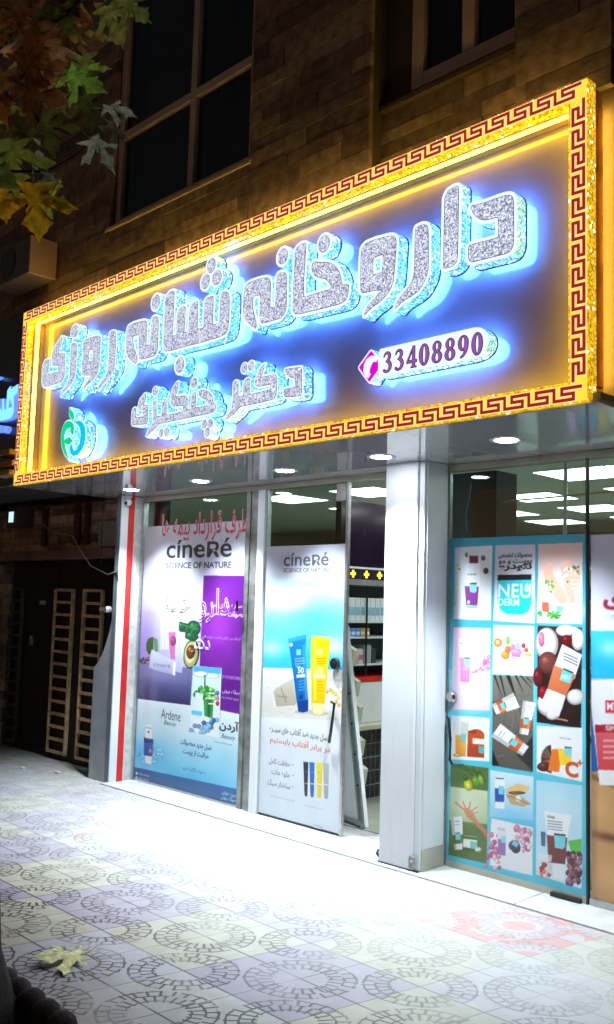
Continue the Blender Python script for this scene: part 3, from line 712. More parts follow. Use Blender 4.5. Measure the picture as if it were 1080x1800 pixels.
def keyline(fn, length, period, wid, wd, yoff, mb):
    P = [fn(a, t) for a, t in meander(length, period)]
    for i, (p_, q) in enumerate(zip(P[:-1], P[1:])):
        p_ = np.array(p_); q = np.array(q); d = (q-p_)/max(1e-9, np.linalg.norm(q-p_))
        a = p_-d*wd/2; b_ = q+d*wd/2; n = np.array([-d[1], d[0]])*wd/2; y = FY-yoff-(.0004 if i % 2 else 0)
        c = [a+n, b_+n, b_-n, a-n]; mb.add([(v[0], y, v[1]) for v in c]+[(v[0], FY-.003, v[1]) for v in c], [(0, 1, 2, 3), (0, 4, 5, 1), (1, 5, 6, 2), (2, 6, 7, 3), (3, 7, 4, 0)])
g0 = .0175; kw = BD-2*g0
kb, kr = MB(), MB()
for mbx, wd, yo in ((kb, .0225, .0050), (kr, .0150, .0060)):
    keyline(lambda a, t: (SX0+.035+t, iz1+g0+(1-a)*kw), SX1-SX0-.07, .125, kw, wd, yo, mbx)
    keyline(lambda a, t: (SX0+.035+t, SZ0+g0+(1-a)*kw), SX1-SX0-.07, .130, kw, wd, yo, mbx)
    keyline(lambda a, t: (ix1+g0+a*kw, SZ1-.10-t), SZ1-SZ0-.20, .104, kw, wd, yo, mbx)
    keyline(lambda a, t: (SX0+g0+a*kw, SZ1-.10-t), SZ1-SZ0-.20, .104, kw, wd, yo, mbx)
kb.build('key_outline', M['bandline'], sign); kr.build('greek_key', M['key'], sign)

def P2(z, pts, y=LY): return [(lambda q: (q[0], q[2]))(fy(*z(*p), y)) for p in pts]
def ellp(z, cx, cy, rx, ry, rot=0.25, n=22):
    # an upright circle in the sign plane from its seen centre and half height
    c = fy(*z(cx, cy), LY); t = fy(*z(cx, cy-ry), LY); s_ = fy(*z(cx+rx, cy), LY); r = (abs(t[2]-c[2])+abs(s_[0]-c[0]))/2
    return [(c[0]+r*math.cos(a)*abs(s_[0]-c[0])/r, c[2]+r*math.sin(a)*abs(t[2]-c[2])/r) for a in np.linspace(0, 2*math.pi, n, endpoint=False)]
def soften(P, r=.012):
    """cut the corners of an outline a little, as routed acrylic has them"""
    out = []
    n = len(P)
    for i in range(n):
        a = np.array(P[i-1]); b_ = np.array(P[i]); c = np.array(P[(i+1) % n]); la = np.linalg.norm(a-b_); lc = np.linalg.norm(c-b_)
        if la < .02 or lc < .02: out.append(tuple(b_)); continue
        ra = min(r, la/3); rc = min(r, lc/3); p_ = b_+(a-b_)/la*ra; q = b_+(c-b_)/lc*rc
        for t in (0, .5, 1): out.append(tuple(p_*(1-t)**2+b_*2*t*(1-t)+q*t*t))
    return out
def lettering(polys, border, label, depth=.075, face='lcry', name='lettering', halo=True, inset_face=True):
    """polys: list of [outline, holes...]"""
    polys = [[soften(P) for P in ps] for ps in polys]
    outer = offset_loops(polys, border)
    body = slab(outer, depth, LY, name, [M['lface'], M['lside']], sign, 1); tag(body, label)
    if inset_face:
        inner = [simplify(P, .0002) for ps in polys for P in ps]
        slab(offset_loops(polys, .0035, .004), .0012, LY-.0012, 'inline', M['lpurple'], body)
        slab(inner, .0022, LY-.0024, 'crystal_face', M[face], body)
    if halo:
        hl = offset_loops(polys, border-.012, .006)
        slab(offset_loops(polys, border+.0045, .006), .007, LY+depth+.0005, 'back_plate', M['navy'], body)
        if hl: slab(hl, .014, LY+depth+.0085, 'backlight', M['halo'], body)
    return body
A = Z(760, 300, 5.4)
al = [(250,145),(190,165),(145,200),(122,255),(118,500),(108,930),(165,915),(205,895),(235,860),(240,800),(246,450)]
da = [(370,335),(440,325),(520,300),(620,262),(700,238),(735,233),(762,250),(772,290),(772,680),(765,720),(740,765),(700,785),(620,805),(500,835),(380,865),(355,850),(347,820),(347,715),(430,690),(540,665),(632,635),(632,435),(560,455),(500,468),(450,458),(410,425),(380,380)]
B = Z(610, 370, 6)
re = [(728,185),(760,168),(800,152),(835,155),(855,180),(858,240),(858,600),(845,680),(810,760),(760,840),(700,890),(620,935),(560,980),(515,1030),(520,1000),(545,945),(590,885),(660,805),(700,740),(715,650),(720,500),(722,350)]
va = [(160,400),(200,350),(300,310),(400,285),(470,268),(505,280),(520,310),(518,380),(505,560),(490,740),(465,820),(420,890),(350,960),(280,1010),(220,1060),(185,1110),(195,1060),(230,1000),(290,940),(340,880),(365,835),(300,838),(240,852),(170,870),(148,840),(145,700),(152,500)]
vh = [(275,495),(388,455),(380,655),(272,685)]
Cc = Z(420, 390, 4.909)
kh = [(580,185),(545,190),(510,215),(490,250),(485,400),(475,560),(470,760),(480,790),(515,795),(600,775),(700,750),(800,725),(880,705),(920,680),(940,640),(950,540),(890,550),(885,500),(870,440),(835,385),(780,352),(700,352),(645,345),(632,380),(633,420),(660,465),(700,480),(755,490),(790,525),(800,560),(790,585),(700,610),(560,655),(560,500),(570,350)]
na = [(335,455),(370,438),(400,440),(413,465),(412,600),(410,740),(395,790),(360,830),(290,850),(205,875),(188,850),(185,800),(190,625),(125,640),(118,720),(130,800),(150,870),(152,900),(145,920),(100,880),(60,845),(42,805),(42,700),(50,600),(65,545),(110,518),(180,495),(240,483),(265,490),(275,530),(268,745),(320,735),(325,600)]
lettering([[P2(A, al)], [P2(A, da)], [P2(B, re)], [P2(B, va), P2(B, vh)], [P2(Cc, kh)], [P2(Cc, na)], [ellp(Cc, 737, 190, 45, 68)], [ellp(Cc, 381, 298, 40, 62)]],
          .021, 'first and largest word of the sign, meaning pharmacy')
D = Z(210, 440, 4.909)
sh = [(475,350),(440,362),(410,395),(400,430),(395,600),(388,700),(385,840),(395,868),(440,865),(560,830),(700,795),(850,750),(910,725),(935,690),(945,600),(950,420),(945,375),(920,358),(885,370),(875,450),(868,635),(805,645),(808,500),(812,395),(775,405),(745,430),(738,480),(730,675),(672,683),(675,550),(678,440),(640,455),(615,490),(608,560),(600,705),(558,714),(565,600),(570,485),(540,490),(510,520),(500,600),(497,730),(455,745),(465,600)]
nh = [(285,590),(310,572),(335,580),(337,620),(330,860),(310,905),(270,920),(190,940),(172,920),(172,780),(175,725),(125,735),(115,760),(125,840),(150,910),(155,940),(145,980),(100,940),(65,900),(60,850),(68,700),(78,660),(120,635),(190,615),(225,610),(238,625),(238,650),(230,825),(270,815),(278,700)]
lettering([[P2(D, sh)], [P2(D, nh)], [ellp(D, 795, 132, 33, 58)], [ellp(D, 745, 270, 33, 58)], [ellp(D, 842, 237, 38, 58)], [ellp(D, 317, 447, 32, 58)], [ellp(D, 523, 990, 34, 62)]],
          .021, 'middle word of the sign\'s top line, meaning night')
E_ = Z(60, 550, 6.353)
r2 = [(845,225),(880,208),(905,210),(915,235),(910,400),(900,560),(890,630),(850,700),(800,760),(750,810),(722,860),(725,830),(750,780),(800,720),(835,640),(840,500),(848,350)]
v2 = [(555,330),(580,300),(650,275),(715,258),(738,262),(742,300),(735,450),(725,600),(710,660),(680,720),(630,770),(580,810),(552,868),(560,830),(590,780),(620,740),(640,690),(600,692),(560,695),(540,670),(540,600),(550,450)]
vh2 = [(615,412),(663,400),(660,540),(610,550)]
ze = [(420,350),(450,340),(478,350),(475,450),(462,640),(450,720),(415,790),(360,850),(320,890),(300,935),(310,890),(350,830),(390,770),(405,680),(410,500)]
ye = [(312,265),(290,300),(255,350),(225,400),(205,460),(205,560),(215,585),(278,580),(275,660),(155,690),(160,620),(168,520),(130,535),(110,565),(100,620),(95,790),(110,818),(150,815),(250,785),(300,770),(325,745),(338,700),(345,600),(345,480),(340,455),(300,455),(268,462),(275,430),(300,370)]
lettering([[P2(E_, r2)], [P2(E_, v2), P2(E_, vh2)], [P2(E_, ze)], [P2(E_, ye)], [ellp(E_, 455, 204, 36, 60)]], .018, 'last word of the sign\'s top line, at its left end')
F_ = Z(380, 610, 5.4)
d2 = [(655,215),(700,208),(760,200),(800,195),(812,215),(812,440),(800,458),(760,465),(680,472),(660,470),(648,450),(648,405),(700,395),(755,382),(755,290),(710,285),(680,262)]
kt = [(172,335),(195,325),(213,338),(208,420),(205,475),(262,475),(265,400),(268,340),(285,310),(318,298),(316,380),(314,455),(400,437),(518,408),(524,350),(400,372),(382,362),(376,340),(382,290),(400,250),(430,200),(458,160),(455,200),(440,245),(420,292),(480,282),(560,262),(577,280),(575,380),(568,460),(548,492),(400,528),(230,562),(205,590),(180,625),(140,650),(95,690),(105,660),(140,620),(158,570),(165,500),(168,400)]
lettering([[P2(F_, d2)], [P2(F_, kt)], [ellp(F_, 270, 200, 23, 38)], [ellp(F_, 333, 180, 23, 38)]], .015, 'right word of the sign\'s second line, meaning doctor')
G_ = Z(220, 610, 5.684)
y3 = [(208,462),(180,492),(150,530),(138,580),(140,615),(155,622),(188,620),(186,697),(108,712),(108,612),(88,616),(76,640),(70,770),(90,778),(215,765),(225,740),(228,590),(215,583),(182,588),(190,560),(206,520)]
cg = [(285,550),(300,540),(314,552),(310,620),(312,697),(372,692),(376,600),(383,540),(412,518),(412,600),(410,685),(500,668),(582,648),(588,577),(490,592),(465,575),(462,520),(470,460),(490,400),(530,345),(535,400),(515,450),(500,500),(600,488),(622,500),(622,560),(618,632),(665,622),(668,540),(672,475),(705,450),(705,530),(702,612),(760,602),(822,590),(825,545),(800,512),(770,505),(745,480),(738,440),(790,432),(840,450),(870,490),(880,560),(908,578),(905,620),(880,650),(800,670),(600,708),(400,752),(330,768),(315,795),(290,820),(250,850),(215,892),(228,850),(260,800),(285,760),(283,650)]
lettering([[P2(G_, y3)], [P2(G_, cg)]]+[[ellp(G_, *q)] for q in ((303,443,22,36), (692,358,26,42), (362,858,16,34), (416,848,20,38), (793,770,21,38), (852,765,22,38), (822,852,20,38))],
          .015, 'left word of the sign\'s second line, a family name')
# phone plate
H_ = Z(620, 560, 4)
plate = lettering([[P2(H_, [(190,217),(870,62),(905,66),(935,90),(955,125),(958,170),(938,218),(895,258),(840,280),(190,410)])]], .002, 'long white rounded plate with the telephone number', .07, name='phone_plate', inset_face=False)
dm = lettering([[P2(H_, [(130,216),(184,275),(186,365),(120,458),(38,345)])]], .004, 'magenta diamond with a white telephone handset', .075, name='phone_emblem', inset_face=False)
slab([P2(H_, [(133,226),(180,280),(182,362),(120,448),(47,345)])], .003, LY-.004, 'magenta_face', M['magenta'], dm)
slab([P2(H_, [(166,262),(182,282),(168,306),(152,302),(140,318),(126,352),(122,380),(132,392),(112,422),(92,402),(82,370),(86,325),(104,288),(136,264)])], .0015, LY-.006, 'handset', M['lface'], dm)
def digit_shapes(ch):
    E = lambda cx, cy, rx, ry, n=24: [(cx+rx*math.cos(t), cy+ry*math.sin(t)) for t in np.linspace(0, 2*math.pi, n, endpoint=False)]
    if ch == '0': return [[E(.5,.5,.46,.5), E(.5,.5,.17,.44)]]
    if ch == '8': return [[E(.5,.755,.38,.245), E(.5,.765,.16,.19)], [E(.5,.27,.45,.27), E(.5,.26,.18,.215)]]
    if ch == '9': return [[E(.48,.66,.44,.34), E(.46,.68,.17,.28)], [[(.92,.66),(.90,.45),(.78,.25),(.58,.10),(.28,.0),(.25,.04),(.48,.15),(.62,.32),(.68,.50)]]]
    if ch == '4': return [[[(.62,1),(.80,1),(.80,.34),(.98,.34),(.98,.24),(.80,.24),(.80,.05),(.95,.03),(.95,0),(.45,0),(.45,.03),(.58,.05),(.58,.24),(.04,.24),(.04,.31)], [(.58,.84),(.58,.34),(.18,.34)]]]
    return [[[(.10,.80),(.20,.93),(.42,1.0),(.66,.96),(.80,.84),(.78,.69),(.62,.57),(.80,.48),(.90,.32),(.84,.14),(.62,.02),(.34,-.01),(.12,.05),(.06,.12),(.16,.17),(.30,.08),(.50,.08),(.62,.18),(.64,.32),(.54,.45),(.34,.52),(.34,.55),(.50,.63),(.58,.76),(.52,.88),(.36,.91),(.20,.85),(.14,.76)]]]
ld = []
L0 = np.array(fy(*H_(207,385), LY)); R0 = np.array(fy(*H_(928,247), LY)); tz = fy(*H_(207,237), LY)[2]-L0[2]
for k, ch in enumerate('33408890'):
    wd_ = (R0[0]-L0[0])/8; x0 = L0[0]+k*wd_+wd_*.06; zb = L0[2]+(R0[2]-L0[2])*(k+.5)/8
    for ps in digit_shapes(ch): ld.append([[(x0+u*wd_*.84, zb+v*tz*.97) for u, v in P] for P in ps])
for nm, off, yo, mt in (('digit_edge', .0035, -.0012, M['digitedge']), ('digits', -.0008, -.0022, M['digit'])):
    mm = MB()
    for ps in ld:
        vs, fs = filled(offset_loops([ps], off, .0025, .0003), .0016); mm.add([(x, LY+yo-z, y) for x, y, z in vs], fs)
    mm.build(nm, mt, plate)
# fruit emblem
K_ = Z(90, 690, 9.818)
gl_ = [(400,700),(402,560),(370,510),(310,485),(255,510),(210,590),(185,700),(178,820),(195,950),(240,1070),(330,1185),(290,1080),(258,960),(238,850),(232,740),(270,650),(340,600),(345,680),(370,740)]
l1 = [(325,262),(365,310),(400,360),(408,420),(385,500),(345,440),(315,370)]
l2 = [(230,830),(270,795),(320,765),(385,830),(340,885),(300,905),(250,880)]
cy_ = [(410,520),(470,480),(540,500),(590,580),(605,720),(585,880),(530,1000),(460,1080),(390,1100),(340,1050),(325,960),(350,900),(372,880),(380,960),(405,1010),(450,980),(500,870),(520,720),(500,600),(450,540)]
em = lettering([[P2(K_, q)] for q in (gl_, l1, l2, cy_)], .010, 'apple shaped green and cyan emblem with a leaf', .08, name='emblem', inset_face=False)
for q, mk in ((gl_, 'green'), (l1, 'green'), (l2, 'green'), (cy_, 'cyan')): slab([P2(K_, q)], .003, LY-.004, 'colour_face', M[mk], em)

# ================================================================== POSTERS
P1 = Z(220, 840, 3); Q = Poster(-6.828, -5.458, .032, 2.236, -.002); Q.step = 0
Q.poly(P1, [(90,240),(700,215),(600,1780),(0,1640)], (196,196,208), (222,222,236))
Q.poly(P1, [(40,700),(700,700),(600,1250),(0,1250)], (196,190,226), (178,166,220))
Q.blob(P1, 300, 720, 150, 300, (240,236,250), .6); Q.blob(P1, 90, 880, 60, 200, (150,120,205), .75); Q.blob(P1, 110, 480, 80, 120, (178,176,192), .6)  # first blob paints the downlight's bright patch into the print
Q.poly(P1, [(60,962),(200,985),(365,1005),(350,1200),(50,1165)], (128,128,182), (52,48,98))
Q.blob(P1, 200, 1040, 120, 40, (170,165,215), .5)
Q.poly(P1, [(415,515),(655,516),(618,1250),(500,1225),(385,1190)], (92,28,128), (112,38,150)); Q.blob(P1, 500, 760, 100, 200, (176,64,214), .8); Q.blob(P1, 560, 1130, 60, 90, (84,22,124), .6)
# leaves, avocado, tubes
Q.poly(P1, [(112,870),(125,845),(150,838),(150,900),(128,935),(112,910)], (40,92,52)); Q.poly(P1, [(150,842),(172,850),(176,915),(155,920)], (98,140,96))
for a in ((330,800,60,30,.4), (365,790,34,40,-.5), (350,835,40,22,.2), (300,780,26,18,.7)): Q.ell(P1, a[0], a[1], a[2], a[3], (34,96,58), rot=a[4])
Q.line(P1, [(290,770),(385,800)], 4, (90,150,90)); Q.line(P1, [(330,840),(380,770)], 3, (80,140,84))
Q.ell(P1, 350, 930, 42, 78, (58,82,36), rot=.12); Q.ell(P1, 348, 930, 36, 70, (222,226,138), rot=.12); Q.ell(P1, 346, 932, 30, 60, (238,238,176), rot=.12); Q.ell(P1, 347, 918, 24, 38, (122,66,34), rot=.1); Q.ell(P1, 341, 905, 9, 14, (188,120,76))
for q in range(26): Q.ell(P1, 80+random.random()*48, 945+random.random()*34, 5, 6, random.choice([(70,48,70),(96,60,84),(140,120,140),(50,36,52)]))
Q.poly(P1, [(140,905),(268,970),(262,1040),(160,1015),(126,1000)], (232,232,246), (176,176,214)); Q.text(P1, 'cineré', 150, 985, 240, 1010, 20, (110,110,150)); Q.poly(P1, [(255,968),(270,975),(264,1042),(250,1038)], (250,250,255))
Q.poly(P1, [(190,735),(235,730),(232,905),(186,905)], (236,240,246), alpha=.9); Q.poly(P1, [(240,730),(285,728),(280,940),(238,940)], (226,234,242), alpha=.9)
Q.poly(P1, [(228,815),(268,812),(264,960),(240,955)], (222,118,182)); Q.ell(P1, 255, 860, 16, 26, (176,54,120)); Q.poly(P1, [(272,900),(312,905),(300,1030),(268,1022)], (220,220,242), (184,184,222)); Q.poly(P1, [(282,812),(318,815),(312,900),(278,898)], (240,214,234))
for x in (196, 212, 246, 262, 290): Q.line(P1, [(x, 745), (x-3, 900)], 2, (160,170,190), .7)
# product sheet inset
Q.poly(P1, [(358,990),(510,1003),(496,1372),(335,1335)], (208,238,250), (248,252,255)); Q.poly(P1, [(362,992),(508,1004),(505,1035),(362,1022)], (86,176,220)); Q.ell(P1, 400, 1035, 40, 16, (250,252,255)); Q.ell(P1, 465, 1045, 36, 14, (250,252,255))
Q.line(P1, [(422,1040),(420,1150)], 8, (36,110,56))
for i in range(46):
    x = 366+random.random()*104; Q.ell(P1, x, 1100+random.random()*60+abs(x-420)*.3, 11, 13, random.choice([(66,170,70),(96,200,84),(38,128,56),(140,220,110)]))
Q.poly(P1, [(415,1165),(468,1172),(462,1270),(418,1255)], (60,150,66)); Q.poly(P1, [(436,1172),(452,1175),(448,1262),(434,1258)], (30,96,50))
Q.poly(P1, [(372,1130),(412,1138),(408,1230),(366,1220)], (236,250,240)); Q.poly(P1, [(352,1225),(410,1232),(406,1256),(350,1248)], (90,206,226))
for y, c in ((1135,(90,110,190)),(1162,(240,120,150)),(1190,(200,50,60))): Q.ell(P1, 488, y, 10, 13, c); Q.line(P1, [(440,y),(474,y+2)], 7, (250,252,252))
for i in range(20): Q.ell(P1, 345+random.random()*140, 1275+random.random()*70, 10+random.random()*5, 13, random.choice([(36,88,170),(60,140,206),(24,60,130),(120,196,230)]))
Q.poly(P1, [(358,990),(361,990),(338,1336),(334,1335)], (140,170,200))
# cinere heading and white writing on violet
Q.ell(P1, 375, 378, 14, 12, (10,10,12), .99); Q.text(P1, 'cíneʀé', 218, 425, 562, 418, 96, (52,54,62), bold=.012); Q.text(P1, 'SCIENCE OF NATURE', 214, 478, 562, 476, 32, (62,64,76), bold=.03)
Q.text(P1, 'سیره برای مو', 455, 690, 625, 690, 34, (240,225,250)); Q.text(P1, 'محصولات تخصصی مو', 420, 735, 645, 742, 36, (250,240,255), bold=.02)
Q.text(P1, 'با فرمولاسیون گیاهی متناسب با پوست', 425, 850, 620, 862, 24, (210,170,230)); Q.text(P1, 'SAY NO TO HEAT DAMAGE', 512, 1058, 612, 1066, 16, (225,200,240)); Q.text(P1, 'سیلک بیوتی', 512, 1140, 606, 1145, 26, (240,225,250)); Q.text(P1, 'For all hair types', 510, 1168, 600, 1176, 15, (225,200,240))
# lower sheet
Q.poly(P1, [(50,1162),(350,1202),(335,1338),(500,1375),(505,1226),(618,1250),(600,1650),(30,1520)], (246,250,255), (116,204,238)); Q.blob(P1, 120, 1450, 90, 60, (64,170,226), .7); Q.blob(P1, 330, 1600, 240, 60, (74,178,226), .75); Q.blob(P1, 330, 1330, 190, 60, (250,253,255), .5)
for i in range(60):
    a = random.random()*6.28; rr = 30+random.random()*60; Q.ell(P1, 122+rr*math.cos(a), 1455+rr*.5*math.sin(a), 1.5+random.random()*3, 2+random.random()*3, random.choice([(250,253,255),(150,210,240),(40,120,190)]))
Q.text(P1, 'Ardene', 190, 1268, 292, 1285, 50, (50,56,74)); Q.text(P1, 'Beauty', 205, 1308, 270, 1318, 30, (50,56,74), shear=.3)
Q.text(P1, 'آردن', 496, 1335, 600, 1350, 62, (14,16,24), bold=.03); Q.text(P1, 'Beauty', 508, 1378, 582, 1392, 30, (40,46,64), shear=.3); Q.text(P1, 'www.ardene.com', 470, 1395, 565, 1412, 9, (80,86,104))
Q.text(P1, 'نسل جدید محصولات', 292, 1418, 455, 1438, 38, (26,60,110), bold=.02); Q.text(P1, 'مراقبت از پوست', 305, 1468, 440, 1484, 38, (26,60,110), bold=.02); Q.text(P1, 'با مواد ارگانیک آبرو', 306, 1545, 425, 1565, 28, (30,70,120))
Q.poly(P1, [(112,1300),(140,1302),(146,1380),(104,1376)], (244,248,252)); Q.poly(P1, [(100,1370),(150,1376),(146,1470),(100,1462)], (38,96,190), (26,66,150)); Q.poly(P1, [(100,1365),(128,1385),(150,1380),(150,1400),(100,1395)], (16,38,90)); Q.ell(P1, 134, 1440, 8, 11, (230,120,70)); Q.poly(P1, [(106,1465),(142,1470),(138,1510),(108,1504)], (246,250,252))
Q.text(P1, 'ardene', 108, 1322, 140, 1324, 12, (90,100,120)); Q.ell(P1, 124, 1340, 5, 6, (40,44,60))
Q.poly(P1, [(20,1518),(610,1645),(600,1800),(10,1640)], (22,96,158), (18,72,126))
for y, dx in ((1558, 0), (1580, -2)): Q.ell(P1, 62+dx, y, 6, 7, (235,240,250)); Q.text(P1, 'ardene.beauty', 72+dx, y+10, 128+dx, y+22, 14, (235,240,250))
Q.text(P1, 'سیره جوان', 512, 1672, 586, 1686, 24, (240,244,250)); Q.text(P1, 'سیلک بیوتی', 506, 1696, 584, 1714, 24, (240,244,250))
Q.grain(.012); Q.build('advertising_poster', 'left poster with avocado, violet panel and a blue foot bar on the fixed glass', PRINT)

P_ = Z(430, 820, 2.648); Q = Poster(-5.200, -4.378, .030, 2.022, -.002)
Q.poly(P_, [(90,340),(500,330),(470,1760),(40,1700)], (186,186,202), (190,196,214))
Q.poly(P_, [(90,520),(500,520),(500,960),(80,950)], (176,214,238), (44,186,236)); Q.blob(P_, 150, 600, 130, 70, (246,248,252), .95); Q.blob(P_, 230, 640, 70, 40, (238,244,250), .8); Q.blob(P_, 440, 560, 70, 60, (196,198,216), .9); Q.blob(P_, 330, 545, 60, 18, (150,152,176), .7); Q.blob(P_, 240, 500, 200, 26, (206,206,220), .8)
Q.blob(P_, 300, 700, 120, 60, (80,204,240), .6); Q.blob(P_, 420, 840, 60, 50, (240,246,250), .85); Q.blob(P_, 130, 850, 60, 40, (214,238,248), .7); Q.blob(P_, 280, 900, 160, 30, (30,190,236), .5)
Q.poly(P_, [(80,936),(500,948),(490,1190),(70,1165)], (238,236,236), (226,220,212)); Q.blob(P_, 130, 960, 80, 16, (250,250,250), .9)
for i in range(70): Q.ell(P_, 100+random.random()*370, 975+random.random()*190, 8+random.random()*22, 2+random.random()*4, random.choice([(250,248,244),(208,200,190),(222,214,204),(236,232,226)]), .6, rot=random.uniform(-.2,.4))
Q.poly(P_, [(70,1165),(490,1186),(470,1780),(30,1700)], (240,242,250), (222,228,240)); Q.blob(P_, 250, 1200, 180, 20, (252,252,252), .7)
Q.poly(P_, [(135,1048),(150,1030),(225,985),(242,1095),(236,1112),(142,1118)], (216,206,190), (178,166,148)); Q.line(P_, [(170,1030),(196,1100)], 5, (150,140,126)); Q.text(P_, 'cineré', 150, 1082, 200, 1070, 12, (110,104,96)); Q.poly(P_, [(135,1048),(150,1120),(142,1122),(130,1100)], (240,236,230))
def tube(z, q, c1, c2, white=(235,245,250)):
    Q.poly(z, q, c1, c2)
Q.ell(P_, 280, 1142, 50, 10, (190,184,176), .8); Q.ell(P_, 350, 1150, 44, 10, (190,184,176), .8)
Q.poly(P_, [(203,802),(287,782),(284,860),(290,1000),(298,1092),(296,1138),(274,1146),(250,1140),(242,1090),(226,960),(212,860)], (16,134,204), (10,92,168)); Q.poly(P_, [(203,802),(287,782),(286,800),(205,820)], (50,160,220)); Q.poly(P_, [(268,830),(284,826),(296,1090),(284,1092)], (70,176,230), alpha=.6); Q.poly(P_, [(250,1092),(298,1086),(296,1138),(274,1146),(252,1140)], (8,62,140))
Q.poly(P_, [(312,786),(400,796),(392,900),(374,1100),(366,1150),(346,1158),(320,1150),(312,1110),(308,900)], (250,222,14), (238,186,10)); Q.poly(P_, [(312,786),(400,796),(398,812),(312,802)], (252,236,90)); Q.poly(P_, [(322,810),(338,812),(334,1090),(322,1090)], (255,242,110), alpha=.6); Q.poly(P_, [(316,1100),(372,1104),(366,1150),(346,1158),(320,1150)], (246,226,170))
for (x, y, c) in ((252, 866, (150,214,240)), (352, 864, (252,246,190))): Q.poly(P_, [(x-11, y-14), (x+11, y-16), (x+11, y+12), (x-11, y+12)], c, alpha=.8)
for (x0, c) in ((234, (190,230,248)), (332, (214,120,30))):
    for k in range(3): Q.line(P_, [(x0, 896+k*12), (x0+46, 892+k*12)], 4, c, .75)
Q.text(P_, 'SPF', 238, 940, 262, 938, 12, (225,240,250)); Q.text(P_, '50', 248, 965, 276, 962, 30, (235,246,252), bold=.03); Q.text(P_, '50', 334, 966, 366, 966, 32, (255,248,190), bold=.03)
Q.poly(P_, [(242,970),(282,966),(284,980),(243,984)], (240,248,252)); Q.poly(P_, [(322,968),(376,970),(375,984),(321,982)], (252,250,236))
for k in range(4): Q.line(P_, [(252,1000+k*14),(282,996+k*14)], 4, (120,196,236), .7); Q.line(P_, [(336,1000+k*14),(364,1002+k*14)], 4, (222,140,30), .7)
Q.ell(P_, 262, 1072, 9, 12, (10,60,140)); Q.ell(P_, 218, 830, 8, 9, (230,244,250))
for x, y in ((425,1060),(436,1076),(428,1095),(440,1110),(412,1050),(400,1040),(446,1050),(385,1048)): Q.ell(P_, x, y, 7, 9, random.choice([(244,206,40),(230,180,60),(250,226,120)]))
Q.text(P_, 'cíneʀé', 182, 468, 392, 458, 60, (72,74,84), bold=.01); Q.text(P_, 'SCIENCE OF NATURE', 182, 495, 396, 490, 20, (80,82,94), bold=.02)
Q.text(P_, 'نسل جدید ضد آفتاب های سیــره', 118, 1245, 392, 1280, 40, (52,50,58), bold=.012); Q.text(P_, 'در برابر آفتاب بایستیم', 118, 1300, 398, 1338, 44, (206,112,66), bold=.02)
for y, tx, x0 in ((1400,'حفاظت کامل',114), (1450,'جلوه مات',126), (1502,'ساختار سبک',108)): Q.text(P_, tx, x0, y-6, 212, y, 34, (96,94,104), bold=.012); Q.line(P_, [(220,y-12),(229,y-11)], 3, (110,108,118))
for i, (x0, x1, c1, c2) in enumerate(((274,298,(38,40,48),(20,22,28)), (302,327,(40,110,196),(24,78,160)), (334,362,(240,222,40),(222,190,30)), (366,394,(190,190,184),(150,150,146)))):
    Q.poly(P_, [(x0,1374+i*2),(x1,1376+i*2),(x1-4,1520+i*4),(x0+5,1518+i*4)], c1, c2); Q.line(P_, [(x0+6,1474+i*2),(x1-4,1476+i*2)], 5, (235,238,240) if i else (200,170,70)); Q.line(P_, [(x0+7,1420+i*2),(x1-6,1422+i*2)], 4, (150,180,200), .6); Q.poly(P_, [(x0+5,1518+i*4),(x1-4,1520+i*4),(x1-6,1536+i*4),(x0+7,1534+i*4)], c2)
Q.text(P_, 'ardene.beauty', 122, 1545, 235, 1560, 14, (176,180,192)); Q.text(P_, 'www.ardene.com', 280, 1582, 368, 1600, 10, (176,180,192))
Q.grain(.008); Q.build('advertising_poster', 'middle poster with one blue and one yellow tube on a beach', PRINT)

T = Z(660, 700, 2.571); L = Z(660, 1200, 2.571); Q = Poster(-3.470, -2.536, .016, 2.032, -.002)
TEAL = (60,176,204)
Q.poly(T, [(300,560),(1000,560),(1000,1600),(300,1600)], (44,142,168), (96,206,226)); Q.poly(L, [(280,-60),(1000,-60),(1000,1100),(280,1100)], (98,208,228), (74,176,200))
wh = (238,238,246)
# first column
Q.poly(T, [(360,675),(530,665),(522,1003),(355,998)], (206,208,222), (240,242,248))
for i in range(22):
    x, y = random.choice([(372,748),(368,850),(365,920),(412,710),(490,720),(500,780),(520,680),(470,995),(380,780),(505,940)]); x += random.uniform(-7,7); y += random.uniform(-8,8); Q.ell(T, x, y, 5, 6, random.choice([(226,214,80),(74,120,70),(250,250,250),(180,200,110)]))
Q.ell(T, 500, 780, 12, 14, (36,64,48)); Q.ell(T, 488, 722, 10, 12, (66,96,80)); Q.ell(T, 412, 708, 7, 12, (90,130,60)); Q.poly(T, [(425,712),(465,712),(465,746),(425,746)], (112,40,62)); Q.poly(T, [(408,746),(474,746),(472,950),(412,944)], (236,238,244), alpha=.9)
Q.text(T, 'NEUDERM', 415, 800, 458, 800, 8, (60,60,80)); Q.poly(T, [(404,848),(468,852),(462,938),(410,934)], (142,62,152), (120,48,136)); Q.poly(T, [(426,838),(458,838),(458,872),(448,880),(428,874)], (130,220,232)); Q.line(T, [(426,838),(458,838)], 6, (24,30,40)); Q.ell(T, 422, 922, 7, 9, (230,210,240)); Q.poly(T, [(410,936),(462,940),(460,950),(412,946)], (90,200,220))
